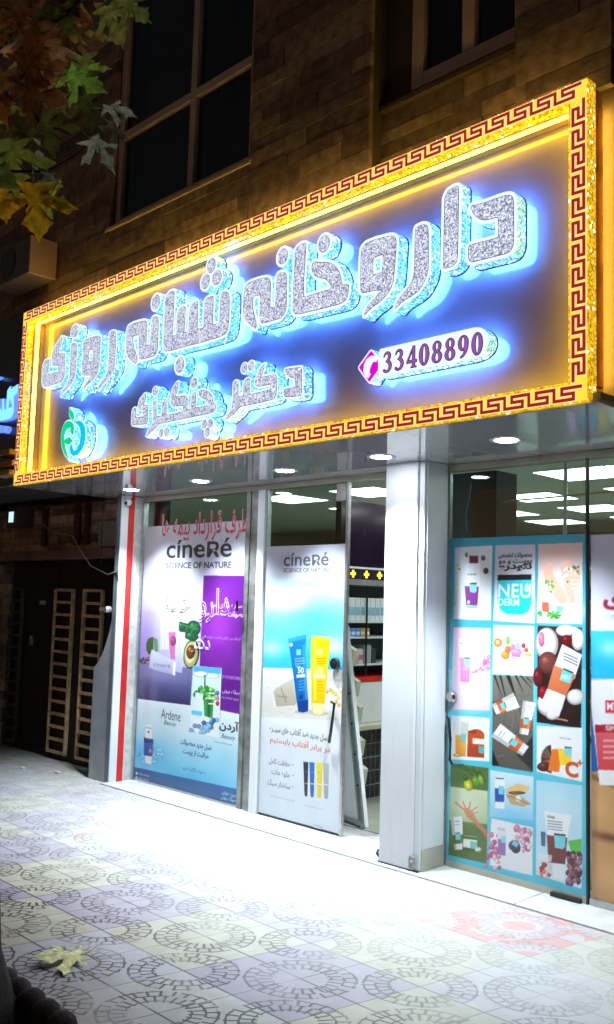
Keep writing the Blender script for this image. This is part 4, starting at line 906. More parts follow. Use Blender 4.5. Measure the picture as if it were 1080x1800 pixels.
Q.poly(T, [(355,1035),(520,1040),(518,1412),(343,1405)], (242,208,232), (236,206,232)); Q.blob(T, 430, 1330, 80, 70, (250,238,248), .8); Q.poly(T, [(375,1085),(430,1088),(426,1172),(380,1170)], (248,236,246)); Q.text(T, 'NEUDERM', 382, 1112, 420, 1112, 8, (150,110,140)); Q.poly(T, [(383,1172),(428,1176),(426,1285),(386,1282)], (238,148,200), (228,130,188)); Q.poly(T, [(404,1176),(428,1178),(428,1214),(412,1216),(404,1200)], (150,214,222)); Q.line(T, [(402,1173),(428,1175)], 5, (60,60,80)); Q.text(T, 'NEU', 396, 1228, 418, 1230, 10, (250,230,245))
for i in range(40): t = i/40; Q.ell(T, 436+78*t+random.uniform(-4,4), 1238-50*t*t+random.uniform(-12,12)*(.3+t), 2+4*t*random.random()+1, 3+5*t*random.random(), random.choice([(236,150,200),(250,200,226),(214,100,170)]))
for i in range(9): Q.ell(T, 498+random.uniform(-14,18), 1196+random.uniform(-26,26), 9, 12, random.choice([(238,150,200),(246,186,218),(220,110,176)]))
# second column
Q.poly(T, [(543,665),(723,660),(720,1018),(535,1005)], (186,186,204), (240,242,250))
Q.text(T, 'محصولات تخصصی', 555, 728, 708, 722, 30, (30,30,40), bold=.03); Q.text(T, 'پوست و مو', 558, 756, 708, 750, 24, (30,30,40), bold=.03); Q.text(T, 'نئودرم', 555, 792, 708, 784, 42, (20,20,28), bold=.04)
Q.poly(T, [(553,798),(707,796),(706,822),(553,824)], (20,26,36)); Q.poly(T, [(553,824),(707,820),(707,930),(694,962),(668,978),(594,976),(566,958),(553,930)], (34,206,226), (20,190,214))
Q.text(T, 'NEU', 556, 902, 704, 900, 62, (245,250,252), bold=.01); Q.text(T, 'DERM', 556, 938, 650, 938, 32, (245,250,252), bold=.01); Q.poly(T, [(685,830),(694,858),(684,874),(676,858)], (240,250,252)); Q.ell(T, 685, 864, 9, 12, (240,250,252))
Q.poly(T, [(535,1025),(718,1030),(715,1255),(530,1245)], wh, (250,250,252))
for x, y, rx, ry, c in ((554,1104,19,20,(230,120,50)), (554,1104,12,13,(246,180,110)), (588,1160,20,20,(226,150,60)), (600,1135,14,16,(232,110,60)), (600,1095,9,20,(110,190,60)), (670,1118,9,12,(200,40,60)), (682,1138,10,11,(220,90,90)), (692,1160,15,9,(236,206,50)), (650,1150,10,12,(190,60,90)), (616,1118,9,9,(240,190,200))): Q.ell(T, x, y, rx, ry, c)
Q.poly(T, [(614,1112),(660,1112),(656,1172),(616,1168)], (222,120,206)); Q.poly(T, [(632,1104),(656,1104),(656,1132),(634,1132)], (150,214,226)); Q.line(T, [(570,1140),(610,1100)], 3, (190,150,120)); Q.text(T, 'NEU', 620, 1150, 650, 1150, 12, (250,240,250)); Q.text(T, 'NEU DERM', 618, 1070, 644, 1070, 6, (120,120,130))
Q.poly(T, [(530,1250),(715,1262),(712,1620),(528,1620)], (132,126,116), (120,112,104)); Q.poly(L, [(530,-30),(714,-30),(712,405),(528,375)], (128,122,114), (86,80,74))
for k in range(16): Q.line(L, [(530+random.random()*180, -10+random.random()*380), (530+random.random()*180, -10+random.random()*380)], 5, random.choice([(100,94,88),(146,140,130),(84,78,72)]), .5)
Q.poly(L, [(528,300),(560,375),(528,372)], (20,18,18)); Q.poly(L, [(640,330),(712,240),(712,400)], (50,46,44))
for a in ((534,1252,572,1350),(560,1252,600,1400),(590,1252,622,1330),(600,1252,660,1440),(630,1252,668,1330),(650,1252,712,1318),(680,1262,712,1290)): Q.poly(T, [(a[0],a[1]),(a[0]+9,a[1]),(a[2]+2,a[3]),(a[2],a[3])], (20,26,18))
def btl(z, cx, cy, L_, W_, ang, ccap=(236,238,240), cbody=(226,98,36), clab=(110,206,220), ctop=(246,244,244)):
    ca, sa = math.cos(ang), math.sin(ang); R = lambda u, v: (cx+u*ca-v*sa, cy+u*sa+v*ca)
    Q.poly(z, [R(-L_/2, -W_/2*1.15), R(L_*.05, -W_/2), R(L_*.05, W_/2), R(-L_/2, W_/2*1.15)], ctop); Q.poly(z, [R(L_*.05, -W_/2), R(L_*.32, -W_/2*.9), R(L_*.32, W_/2*.9), R(L_*.05, W_/2)], cbody)
    Q.poly(z, [R(L_*.32, -W_/2*.85), R(L_/2, -W_/2*.8), R(L_/2, W_/2*.8), R(L_*.32, W_/2*.85)], ccap); Q.poly(z, [R(L_*.0, -W_*.22), R(L_*.2, -W_*.22), R(L_*.2, W_*.22), R(L_*.0, W_*.22)], clab); Q.line(z, [R(0, -W_*.24), R(0, W_*.24)], 4, (30,36,48))
    Q.poly(z, [R(-L_/2, W_*.30), R(L_/2, W_*.22), R(L_/2, W_*.40), R(-L_/2, W_*.56)], (60, 50, 60), alpha=.28); Q.poly(z, [R(-L_/2, -W_*.42), R(L_/2, -W_*.32), R(L_/2, -W_*.22), R(-L_/2, -W_*.28)], (255, 255, 255), alpha=.35)
    Q.line(z, [R(-L_*.35, -W_*.25), R(-L_*.35, W_*.25)], 3, (90,90,100), .7); Q.line(z, [R(-L_*.26, -W_*.3), R(-L_*.26, W_*.3)], 2, (90,90,100), .7)
Q.poly(L, [(528,90),(596,56),(640,110),(536,150)], (40,36,34), alpha=.4); btl(L, 588, 100, 110, 62, 2.75); btl(L, 684, 160, 150, 50, 1.75); btl(L, 612, 262, 165, 62, .62)
Q.poly(L, [(520,395),(715,425),(713,622),(518,605)], (222,240,250), (150,206,238)); Q.blob(L, 620, 600, 110, 30, (130,196,236), .7); Q.poly(L, [(540,430),(585,432),(584,570),(542,568)], (246,248,252)); Q.poly(L, [(540,476),(584,480),(582,540),(541,538)], (28,82,166)); Q.poly(L, [(556,466),(582,468),(580,506),(558,504)], (120,206,224)); Q.line(L, [(544,432),(582,434)], 5, (60,70,90))
Q.poly(L, [(590,482),(640,455),(698,470),(690,490),(650,490),(592,500)], (232,190,120)); Q.poly(L, [(592,510),(640,500),(702,545),(670,562),(612,548)], (196,160,110)); Q.ell(L, 648, 524, 15, 18, (244,242,240)); Q.ell(L, 640, 498, 40, 8, (120,84,52)); Q.line(L, [(592,505),(700,552)], 3, (130,96,64))
Q.poly(L, [(524,612),(712,655),(710,872),(518,825)], (240,238,246), (250,248,252))
for x0, y0, n in ((675,700,34), (530,730,18), (530,790,12), (650,690,12)):
    for i in range(n): Q.ell(L, x0+random.uniform(-32,32), y0+random.uniform(-44,60), 7+random.random()*6, 9+random.random()*7, random.choice([(236,178,200),(220,130,166),(246,212,224),(180,84,126),(250,236,240)]))
Q.poly(L, [(553,650),(592,655),(588,785),(556,780)], (232,226,240)); Q.poly(L, [(554,705),(590,710),(588,782),(556,778)], (140,104,160)); Q.poly(L, [(568,692),(590,695),(589,725),(570,722)], (130,206,220)); Q.ell(L, 628, 736, 26, 24, (84,60,110)); Q.ell(L, 636, 752, 20, 20, (50,40,66)); Q.poly(L, [(625,712),(650,725),(640,745),(618,730)], (120,196,214)); Q.text(L, 'Hair Cream', 555, 665, 586, 668, 8, (90,80,110))
# third column
Q.poly(T, [(737,660),(937,652),(935,1020),(732,1015)], (208,178,178), (250,246,248)); Q.blob(T, 835, 700, 80, 40, (216,168,160), .7); Q.blob(T, 840, 960, 100, 40, (252,250,252), .9)
SK = (236,186,168)
Q.poly(T, [(760,780),(790,745),(806,742),(800,790),(820,820),(860,880),(868,918),(842,930),(812,905),(780,850),(765,820)], SK, (222,160,140)); Q.poly(T, [(836,760),(852,732),(880,740),(925,770),(930,820),(900,860),(906,925),(880,930),(862,880),(852,820)], SK, (226,164,146))
for k in range(4): Q.line(T, [(878+k*3, 800+k*20), (928, 804+k*18)], 16, (240,192,176)); Q.line(T, [(880+k*3, 810+k*20), (928, 814+k*18)], 2, (190,130,116))
for k in range(3): Q.line(T, [(762+k*14, 778-k*10), (774+k*14, 742+k*2)], 11, (238,190,172)); Q.line(T, [(840+k*12, 762), (850+k*14, 734)], 11, (238,190,172))
for i in range(40):
    x, y = random.choice([(785,832),(870,785),(905,775),(855,815),(790,860)]); Q.ell(T, x+random.uniform(-16,16), y+random.uniform(-18,18), 5, 6, random.choice([(70,140,60),(110,180,80),(240,244,236),(50,110,50),(245,245,240)]))
Q.poly(T, [(752,918),(785,922),(785,968),(754,964)], (196,96,70)); Q.poly(T, [(755,900),(785,900),(785,922),(755,920)], (238,236,238)); Q.poly(T, [(790,930),(850,936),(848,975),(792,970)], (190,214,214)); Q.poly(T, [(820,938),(846,940),(846,965),(822,963)], (110,200,212))
for i in range(26): a = random.random()*6.28; Q.line(T, [(808,980),(808+34*math.cos(a),980+20*math.sin(a))], 6, random.choice([(60,150,60),(90,190,80),(40,120,50)]))
for i in range(8): Q.ell(T, 742+random.uniform(-6,10), 975+random.uniform(-10,10), 6, 7, (90,160,80))
Q.poly(T, [(735,1028),(935,1035),(930,1492),(730,1465)], (62,34,32), (40,24,24))
for x, y, rx, ry, c in ((775,1110,52,74,(236,226,226)), (752,1090,14,34,(206,120,150)), (860,1050,44,26,(240,236,234)), (915,1090,28,50,(240,238,238)), (865,1095,26,26,(110,18,22)), (780,1195,44,50,(120,60,56)), (770,1185,20,18,(150,84,76)), (735,1260,22,44,(110,30,34)), (790,1380,60,60,(240,236,236)), (905,1350,40,36,(238,234,236)), (800,1430,30,24,(230,222,222)), (760,1330,24,30,(150,20,30)), (900,1050,22,16,(246,244,244))): Q.ell(T, x, y, rx, ry, c)
Q.poly(T, [(845,1112),(935,1160),(900,1270),(805,1225)], (246,244,246), (236,232,238)); Q.poly(T, [(808,1205),(905,1250),(862,1345),(778,1312)], (222,130,88), (206,104,66)); Q.poly(T, [(778,1312),(862,1345),(830,1440),(740,1400)], (244,240,242), (226,220,226)); Q.poly(T, [(850,1222),(895,1242),(880,1290),(832,1272)], (110,206,220)); Q.line(T, [(850,1222),(895,1242)], 7, (40,20,30)); Q.text(T, 'NEU', 842, 1268, 880, 1272, 20, (240,250,252), bold=.02)
for k in range(3): Q.line(T, [(850,1150+k*14),(915,1180+k*14)], 5, (70,60,80), .85)
Q.line(T, [(810,1445),(870,1458)], 6, (206,150,130))
Q.poly(L, [(730,195),(935,205),(935,448),(730,402)], wh, (250,250,252)); Q.text(L, 'NEUDERM', 835, 254, 884, 258, 7, (110,110,120))
for k, c in enumerate(((110,30,30),(60,110,60),(150,40,70),(40,70,40),(200,60,50),(120,160,80),(90,30,40))): a = -1.7-k*.42; Q.poly(L, [(800,345),(800+52*math.cos(a),345+66*math.sin(a)),(800+52*math.cos(a-.42),345+66*math.sin(a-.42))], c)
Q.ell(L, 765, 380, 34, 22, (92,40,36)); Q.poly(L, [(800,300),(840,300),(832,405),(780,398)], (232,120,40)); Q.poly(L, [(825,298),(888,304),(886,375),(836,372)], (250,206,50)); Q.poly(L, [(855,292),(888,294),(888,332),(858,330)], (126,208,222)); Q.line(L, [(855,292),(888,294)], 6, (60,40,40)); Q.text(L, 'C', 858, 425, 918, 432, 72, (212,82,36), bold=.045); Q.text(L, '+', 914, 376, 936, 378, 28, (212,82,36), bold=.04)
Q.poly(L, [(728,440),(935,465),(932,932),(726,866)], (176,222,244), (214,234,246)); Q.blob(L, 830, 560, 90, 90, (216,240,250), .7); Q.poly(L, [(762,580),(888,598),(868,700),(778,690)], (248,248,252)); Q.poly(L, [(775,688),(868,700),(858,822),(782,812)], (128,54,48), (100,40,38)); Q.poly(L, [(808,684),(860,690),(858,742),(848,752),(812,746)], (120,206,220)); Q.line(L, [(808,684),(860,690)], 8, (30,30,40)); Q.poly(L, [(804,815),(858,822),(852,892),(802,880)], (240,242,248))
Q.text(L, 'NEUDERM', 778, 610, 812, 614, 9, (60,60,80), bold=.03)
for k in range(4): Q.line(L, [(778,624+k*12),(846,632+k*12)], 5, (110,110,130), .8)
Q.poly(L, [(870,715),(932,705),(932,770),(890,780)], (92,180,70)); 
for i in range(60): Q.ell(L, 868+random.random()*64, 770+random.random()*140, 10, 13, random.choice([(110,50,66),(140,76,92),(80,34,50),(164,106,122),(60,24,40)]))
for i in range(20): Q.ell(L, 735+random.random()*56, 820+random.random()*52, 9, 10, random.choice([(200,60,50),(230,120,90),(160,40,44),(250,220,214)]))
Q.poly(L, [(748,672),(770,676),(768,740),(750,736)], (60,100,130)); Q.line(L, [(780,790),(800,870)], 7, (180,190,200), .8); Q.poly(L, [(735,770),(800,780),(795,810),(733,800)], (246,240,240), alpha=.7)
# first column, lower
Q.poly(L, [(345,148),(517,160),(515,356),(340,346)], wh, (250,248,248)); Q.ell(L, 455, 240, 38, 30, (196,80,30)); Q.poly(L, [(418,215),(492,228),(492,340),(414,335)], (200,84,30), (170,56,22)); Q.poly(L, [(440,250),(494,256),(492,280),(440,276)], (244,236,226)); Q.poly(L, [(362,236),(412,240),(408,335),(364,330)], (240,180,60), (228,140,40)); Q.poly(L, [(388,178),(424,180),(418,240),(386,236)], (190,200,190), alpha=.8); Q.poly(L, [(386,230),(412,234),(410,270),(388,266)], (110,190,190)); Q.poly(L, [(466,285),(492,288),(490,322),(468,318)], (90,170,176)); Q.ell(L, 372, 328, 20, 8, (230,170,90)); Q.ell(L, 440, 222, 18, 8, (150,50,20))
Q.poly(L, [(342,362),(512,386),(503,818),(330,778)], (84,110,54), (82,104,50)); Q.poly(L, [(340,470),(508,490),(506,640),(334,620)], (216,224,196), (150,172,116)); Q.blob(L, 410, 560, 80, 60, (226,232,206), .7); Q.blob(L, 420, 430, 70, 30, (70,100,40), .5)
for a in ((360,372,420,400),(400,375,440,420),(440,385,470,430),(380,370,470,410),(345,380,400,370),(470,400,498,450)): Q.line(L, [(a[0],a[1]),(a[2],a[3])], 8, (60,84,36))
for x, y, rx, ry, c in ((420,462,20,28,(186,200,40)), (420,466,12,18,(226,220,60)), (455,448,18,28,(104,150,40)), (478,440,12,26,(130,170,60)), (408,430,10,16,(60,90,30))): Q.ell(L, x, y, rx, ry, c, rot=-.3)
SK2 = (214,150,112)
Q.poly(L, [(395,568),(420,565),(445,590),(458,620),(490,655),(508,668),(506,712),(480,672),(440,628),(412,605)], SK2, (150,96,70))
for a in ((402,575,360,538,8),(410,570,395,536,7),(424,572,430,536,7),(432,582,462,560,7),(440,592,466,584,6)): Q.line(L, [(a[0],a[1]),(a[2],a[3])], a[4], (206,142,106))
btl(L, 372, 680, 150, 46, 1.5, cbody=(74,100,46)); Q.poly(L, [(396,680),(460,688),(458,768),(394,758)], (70,92,46)); Q.poly(L, [(398,705),(460,712),(458,752),(396,742)], (238,240,232)); Q.poly(L, [(428,716),(458,720),(456,750),(430,748)], (110,190,196)); Q.line(L, [(398,690),(460,697)], 8, (120,140,90))
for i in range(10): Q.ell(L, 466+random.uniform(-12,12), 752+random.uniform(-14,14), 7, 8, random.choice([(190,200,170),(110,130,80),(230,234,220)]))
Q.grain(.006); Q.build('advertising_poster', 'teal poster with a grid of skin care product pictures on the sliding door', PRINT)

Q = Poster(-2.512, -1.32, .05, 2.026, .016, .006)
Q.poly(T, [(960,500),(1600,500),(1600,1080),(960,1080)], (186,184,206), (226,226,240)); Q.poly(T, [(960,1050),(1600,1060),(1600,1350),(960,1330)], (64,196,234), (16,170,226)); Q.blob(T, 1060, 1130, 50, 40, (190,234,246), .7); Q.blob(T, 1000, 1240, 60, 14, (60,190,236), .6); Q.poly(T, [(960,1325),(1600,1330),(1600,1700),(960,1650)], (236,240,248), (190,214,236))
Q.poly(T, [(965,1330),(985,1400),(1000,1560),(965,1600)], (40,120,206)); Q.poly(L, [(955,-20),(1600,-20),(1600,460),(955,400)], (150,196,232), (230,206,180)); Q.poly(L, [(958,60),(985,100),(1005,260),(1010,400),(958,410)], (36,110,200))
Q.poly(L, [(955,400),(1600,450),(1600,1150),(955,1050)], (206,158,106), (196,146,92)); Q.blob(L, 1060, 700, 90, 20, (106,60,36), .9); Q.blob(L, 1010, 560, 60, 60, (222,176,124), .7); Q.blob(L, 1070, 880, 70, 50, (220,172,120), .6)
Q.poly(L, [(960,400),(1075,455),(1080,480),(955,425)], (110,70,40), alpha=.6)
Q.poly(T, [(968,1340),(1300,1330),(1200,1700),(1010,1700)], (244,240,246)); Q.poly(L, [(972,-10),(1180,-20),(1160,440),(1012,440)], (246,244,248), (240,236,242)); Q.poly(L, [(992,190),(1175,190),(1165,400),(1008,395)], (226,104,120), (212,70,70)); Q.poly(L, [(992,190),(1175,190),(1175,225),(994,225)], (170,40,50)); Q.text(L, 'SPF 50', 1040, 222, 1150, 222, 22, (250,236,240), bold=.02)
for k in range(4): Q.line(L, [(1030,262+k*26),(1150,262+k*26)], 10, (246,180,190), .8)
Q.poly(L, [(1008,395),(1165,400),(1160,470),(1014,462)], (250,248,250)); Q.poly(T, [(1040,1365),(1110,1365),(1110,1425),(1040,1422)], (206,40,70)); Q.text(T, 'MY', 1048, 1412, 1100, 1412, 36, (250,240,244), bold=.02); Q.text(T, 'ی', 1030, 960, 1120, 955, 70, (150,24,60), bold=.05); Q.text(T, 'CINERE', 1035, 1000, 1150, 1000, 22, (170,172,186))
Q.grain(.008); Q.build('advertising_poster', 'beach poster with a pink and white sunscreen tube at the right edge', PRINT)

# ------------------------------------------------------------------ lettering stuck on the left glass
def decal(z, body, xl, yl, xr, yr, h, y, name, mt, parent=None, bold=0., wire=0., th=.0008):
    V, fs, a0, a1, b0, b1 = text_mesh(shape(body), bold, wire)
    p = fy(*z(xl, yl), y); q = fy(*z(xr, yr), y); t = fy(*z(xl, yl-h), y); sx = (q[0]-p[0])/(a1-a0); sz = (t[2]-p[2])/(b1-b0); mb = MB()
    mb.add([(p[0]+(v[0]-a0)*sx, y-v[2]*sx, (p[2]+q[2])/2+(v[1]-b0)*sz) for v in V], fs)
    return mb.build(name, mt, parent)
RV = mat('red_vinyl', (0.45, 0.02, 0.06), 0.4); WV = mat('white_outline_vinyl', (0.85, 0.82, 0.85), 0.4); PV = mat('pink_outline_vinyl', (0.75, 0.45, 0.5), 0.4)
t = empty('window_lettering', (-6.1, -.004, 2.2), 'pink outlined red lettering across the top of the left glass', 'lettering')
decal(P1, 'طرف قرارداد بیمه ها', 192, 345, 650, 325, 150, -.0045, 'letter_fill', RV, t, bold=.01); decal(P1, 'طرف قرارداد بیمه ها', 192, 345, 650, 325, 150, -.0058, 'letter_outline', PV, t, wire=.009, bold=.018)
t = empty('window_lettering', (-6.1, -.004, 1.5), 'white outlined lettering over the violet half of the left poster', 'lettering')
decal(P1, 'دارو', 385, 785, 548, 745, 180, -.0055, 'letter_outline', WV, t, wire=.008); decal(P1, 'خانه', 205, 710, 345, 700, 130, -.0055, 'letter_outline', WV, t, wire=.008); decal(P1, 'دکتر', 350, 935, 448, 915, 95, -.0055, 'letter_outline', WV, t, wire=.011)

# ================================================================== INSIDE THE SHOP
CZ = 2.72
sh_ = lambda mb, n, m: tag(mb.build(n, m), kind='structure')
sh_(MB().quad((-11, .3, .004), (1.4, .3, .004), (1.4, 7.5, .004), (-11, 7.5, .004)), 'shop_floor', M['shopfloor'])
sh_(MB().quad((-11, .06, CZ), (1.4, .06, CZ), (1.4, 7.5, CZ), (-11, 7.5, CZ)), 'shop_ceiling', M['ceil'])
sh_(MB().box(-11, 1.4, 7.4, 7.5, 0, CZ), 'shop_back_wall', M['shopwall'])
sh_(MB().box(-11.1, -11, .3, 7.5, 0, CZ), 'shop_side_wall', M['shopwall'])
sh_(MB().box(1.4, 1.5, .3, 7.5, 0, CZ), 'shop_side_wall', M['shopwall'])
sh_(MB().box(-11, -6.875, .12, .3, 0, CZ), 'shop_front_wall', M['shopwall'])
sh_(MB().box(-6.87, 1.4, .051, .10, 2.47, CZ), 'shop_lintel', M['beige'])
k = 0
for j in range(5):
    for i in range(2, 7):
        x = -9.4+i*1.15; y = .85+j*1.2; k += 1
        t = empty('led_ceiling_panel', (x, y, CZ), 'square white LED panel in the shop ceiling', 'ceiling light', 'square LED panels in the shop ceiling')
        MB().box(x-.31, x+.31, y-.31, y+.31, CZ-.012, CZ-.001).build('frame', M['white'], t)
        MB().box(x-.29, x+.29, y-.29, y+.29, CZ-.015, CZ-.0125).build('diffuser', M['led'], t)
# dark fascia of the shelving along the back, cabinets below
for x0, x1, y0, lab in ((-10.8, -6.2, 5.2, 'long pale shelving with a dark head panel deep inside the shop on the left'), (-5.9, 1.0, 5.6, 'long pale shelving with a dark head panel behind the sliding door')):
    t = empty('wall_shelving', (x0, y0, 0), lab, 'shelving')
    MB().box(x0, x1, y0, y0+.4, 2.22, 2.5).build('head_panel', M['blackpanel'], t)
    mb = MB().box(x0, x1, y0+.36, y0+.4, 0, 2.21)
    for z_ in (.1, .5, .9, 1.3, 1.7, 2.1): mb.box(x0, x1, y0, y0+.355, z_, z_+.025)
    mb.build('shelf', M['shelf'], t)
    mb = MB(); rr = random.Random(5)
    for z_ in (.5, .9, 1.3, 1.7):
        x = x0+.1
        while x < x1-.2:
            w_ = rr.uniform(.05, .14); c = rr.choice([(.7,.7,.72),(.1,.3,.6),(.6,.15,.1),(.7,.5,.1),(.1,.45,.35),(.75,.75,.75),(.5,.3,.6)]); mb.box(x, x+w_, y0+.05, y0+.25, z_+.026, z_+.03+rr.uniform(.1, .28), 0, c); x += w_+rr.uniform(.01, .05)
    tag(mb.build('packages', attrmat('packages', .5, noise=.1), t), kind='stuff')
t = empty('shutter_box', (-3.5, .3, 2.06), 'black box hanging behind the top left corner of the sliding door glass', 'box')
MB().box(-3.70, -3.33, .30, .55, 2.06, 2.50).build('housing', M['gatematte'], t, .004); MB().tube([(-3.52, .295, 2.42), (-3.54, .29, 2.3), (-3.56, .292, 2.2), (-3.55, .295, 2.1)], .004, 6).build('cable', M['wire'], t)
tag(MB().tube([fy(837, 885, .35), fy(950, 876, .35), fy(1100, 862, .35)], .006, 6).build('hanging_cable', mat('yellow_cable', (.55, .5, .25), .5)), 'thin pale yellow cable stretched behind the sliding door glass', 'cable')
# cabinet seen through the open doorway (its front faces +x)
X = -5.0; Y0, Y1 = .60, 2.1
t = empty('medicine_cabinet', (X-.2, Y0, 0), 'tall glass fronted cabinet seen through the open door', 'cabinet')
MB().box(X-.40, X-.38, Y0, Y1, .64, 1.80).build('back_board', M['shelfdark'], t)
for z_ in (1.335, 1.115, 1.462): MB().box(X-.375, X-.005, Y0+.02, Y1-.02, z_-.014, z_).build('shelf', M['shelf'], t)
MB().box(X-.40, X, Y0, Y0+.02, .64, 1.80).build('side_panel', M['shelf'], t); MB().box(X-.40, X, Y1-.02, Y1, .64, 1.80).build('side_panel', M['shelf'], t)
MB().box(X-.375, X, Y0+.021, Y1-.021, 1.755, 1.80).build('top_rail', M['alu'], t)
MB().box(X-.375, X-.002, Y0+.021, Y1-.021, .64, .965).build('drawer_front', M['white'], t, .004)
MB().box(X-.374, X+.004, Y0+.022, Y1-.022, .970, 1.008).build('red_trim', M['red'], t)
MB().box(X-.006, X+.006, .945, .957, 1.02, 1.75).build('door_divider', M['black'], t)
MB().box(X-.46, X+.10, Y0, Y1, .60, .636).build('counter_top', M['cream'], t, .004)
tag(MB().box(X-.05, X+.01, Y0, Y1, 1.905, 2.44).build('dark_display_panel', M['screen'], bevel=.004), 'dark violet gloss panel above the cabinet seen through the open door', 'panel')
tag(MB().box(X-.05, X+.012, Y0, Y1, 1.888, 1.903).build('light_rail', M['white']), 'white rail under the dark violet panel', 'rail')
t = empty('led_display', (X, Y0, 1.80), 'dark LED strip showing amber crosses above the cabinet', 'display')
MB().box(X-.05, X+.004, Y0, Y1, 1.803, 1.886).build('housing', M['blackpanel'], t)
for i in range(7):
    yc = .765+(i-1)*.165; MB().box(X+.005, X+.008, yc-.010, yc+.010, 1.815, 1.875).box(X+.005, X+.0078, yc-.030, yc-.0105, 1.835, 1.855).box(X+.005, X+.0078, yc+.0105, yc+.030, 1.835, 1.855).build('cross', M['ledamber'], t)
pkc = {}
def pack(y, z_, wy, h, d, col, lab, grp=None, stripe=None):
    key = ('p', col)
    if key not in pkc: pkc[key] = mat('carton_'+('%02x%02x%02x' % tuple(int(c*255) for c in col)), col, .45, var=.05)
    o = MB().box(X-.03-d, X-.03, y, y+wy, z_+.001, z_+h).build('product_box', pkc[key], bevel=.002); tag(o, lab, 'product box', grp)
    if stripe:
        sk = ('p', stripe)
        if sk not in pkc: pkc[sk] = mat('print_'+('%02x%02x%02x' % tuple(int(c*255) for c in stripe)), stripe, .45)
        MB().box(X-.0298, X-.0285, y+.004, y+wy-.004, z_+h*.25, z_+h*.6).build('printed_band', pkc[sk], o)
for i in range(9): pack(.66+i*.062, 1.462, .056, .19, .12, (.72, .78, .80), 'tall white carton in the row on the upper cabinet shelf', 'tall white cartons on the upper cabinet shelf', (.25, .45, .6))
for i in range(5): pack(.74+i*.058, 1.335, .052, .068, .06, (.10, .32, .70) if i < 3 else (.75, .36, .08), 'small blue carton under the tall white cartons' if i < 3 else 'small orange carton beside the blue ones', 'small blue cartons' if i < 3 else 'small orange cartons', (.7, .8, .9))
pack(.78, 1.115, .10, .12, .12, (.22, .12, .42), 'violet carton on the lower cabinet shelf', None, (.6, .6, .8)); pack(.89, 1.115, .06, .12, .12, (.70, .66, .64), 'white and pink carton right of the violet one', None, (.6, .15, .25))
pack(.965, 1.115, .085, .15, .12, (.32, .36, .38), 'grey carton on the lower cabinet shelf'); pack(1.06, 1.115, .05, .12, .12, (.03, .04, .06), 'narrow black carton at the end of the lower shelf'); pack(.66, 1.115, .09, .11, .1, (.6, .62, .6), 'pale carton half behind the door edge on the lower shelf')
t = empty('wire_basket', (X-.2, Y0, 0), 'black wire basket rack under the white counter', 'basket')
mb = MB()
for i in range(28): yy = Y0+.03+i*.058; mb.tube([(X, yy, .03), (X, yy, .59)], .0022, 5)
for i in range(6): mb.tube([(X+.003, Y0, .03+i*.11), (X+.003, Y1, .03+i*.11)], .003, 5)
mb.build('wire', M['aludark'], t); MB().box(X-.40, X-.05, Y0, Y1, .02, .58).build('liner', M['blackpanel'], t); MB().box(X-.41, X+.02, Y0, Y1, .592, .599).build('rim', M['black'], t)
for i, (z_, lab) in enumerate(((1.14, 'cream reflection piece highest of its column beside the door edge'), (.90, 'cream reflection piece second from the top of its column'), (.70, 'cream reflection piece third from the top of its column'), (.44, 'cream reflection piece fourth from the top in front of the wire basket'), (.22, 'cream reflection piece lowest of its column in front of the wire basket'))):
    xx, yy = -4.86, .60+i*.035; t = empty('reflection_piece', (xx, yy, z_), lab, 'reflection piece', 'cream reflection pieces in a column')  # solid cream pieces standing in for pale reflections
    MB().add([(xx-.06,yy,z_),(xx+.03,yy,z_-.02),(xx+.05,yy,z_+.10),(xx-.06,yy,z_+.15),(xx-.06,yy+.05,z_),(xx+.03,yy+.05,z_-.02),(xx+.05,yy+.05,z_+.10),(xx-.06,yy+.05,z_+.15)], [(0,1,2,3),(7,6,5,4),(0,4,5,1),(1,5,6,2),(2,6,7,3),(3,7,4,0)]).build('cream_block', M['cream'], t, .003)
    MB().box(xx-.061, xx+.03, yy-.004, yy-.001, z_+.0, z_+.02).build('lip', M['white'], t)
# leaning white board with a metal frame
t = empty('leaning_board', (-4.6, .38, 0), 'tall white board with a riveted frame leaning inside the open door', 'board')
a, b_, c, d = [Vector(tuple(v)) for v in (fy(585, 1436, .40), fy(640, 1455, .33), fy(606, 1100, .42), fy(585, 1100, .42))]
a.z = .01; b_.z = .01
mb = MB(); n = Vector((.02, .03, 0)); mb.add([a, b_, c, d, a+n, b_+n, c+n, d+n], [(0,1,2,3),(7,6,5,4),(0,4,5,1),(1,5,6,2),(2,6,7,3),(3,7,4,0)]); mb.build('panel', M['white'], t)
MB().bar(b_+Vector((0,-.012,0)), c+Vector((0,-.012,0)), .03, .02, (0, 1, 0)).bar(a+Vector((0,-.012,.03)), b_+Vector((-.02,-.012,.03)), .03, .02, (0, 1, 0)).build('frame', M['alu'], t, .002)
mb = MB()
for s_ in (.2, .35, .5, .65): q = b_.lerp(c, s_)+Vector((0, -.024, 0)); mb.lathe(q, [(0, -.004), (.007, -.003), (.009, .002)], 8, 'y')
mb.build('rivet', M['black'], t)
tag(MB().tube([(-3.835, -.20, .02), (-3.855, -.21, .045), (-3.84, -.215, .065), (-3.815, -.215, .062)], .009, 8).build('door_hook', M['black']), 'small black curved hook on the floor at the pillar foot', 'hook')

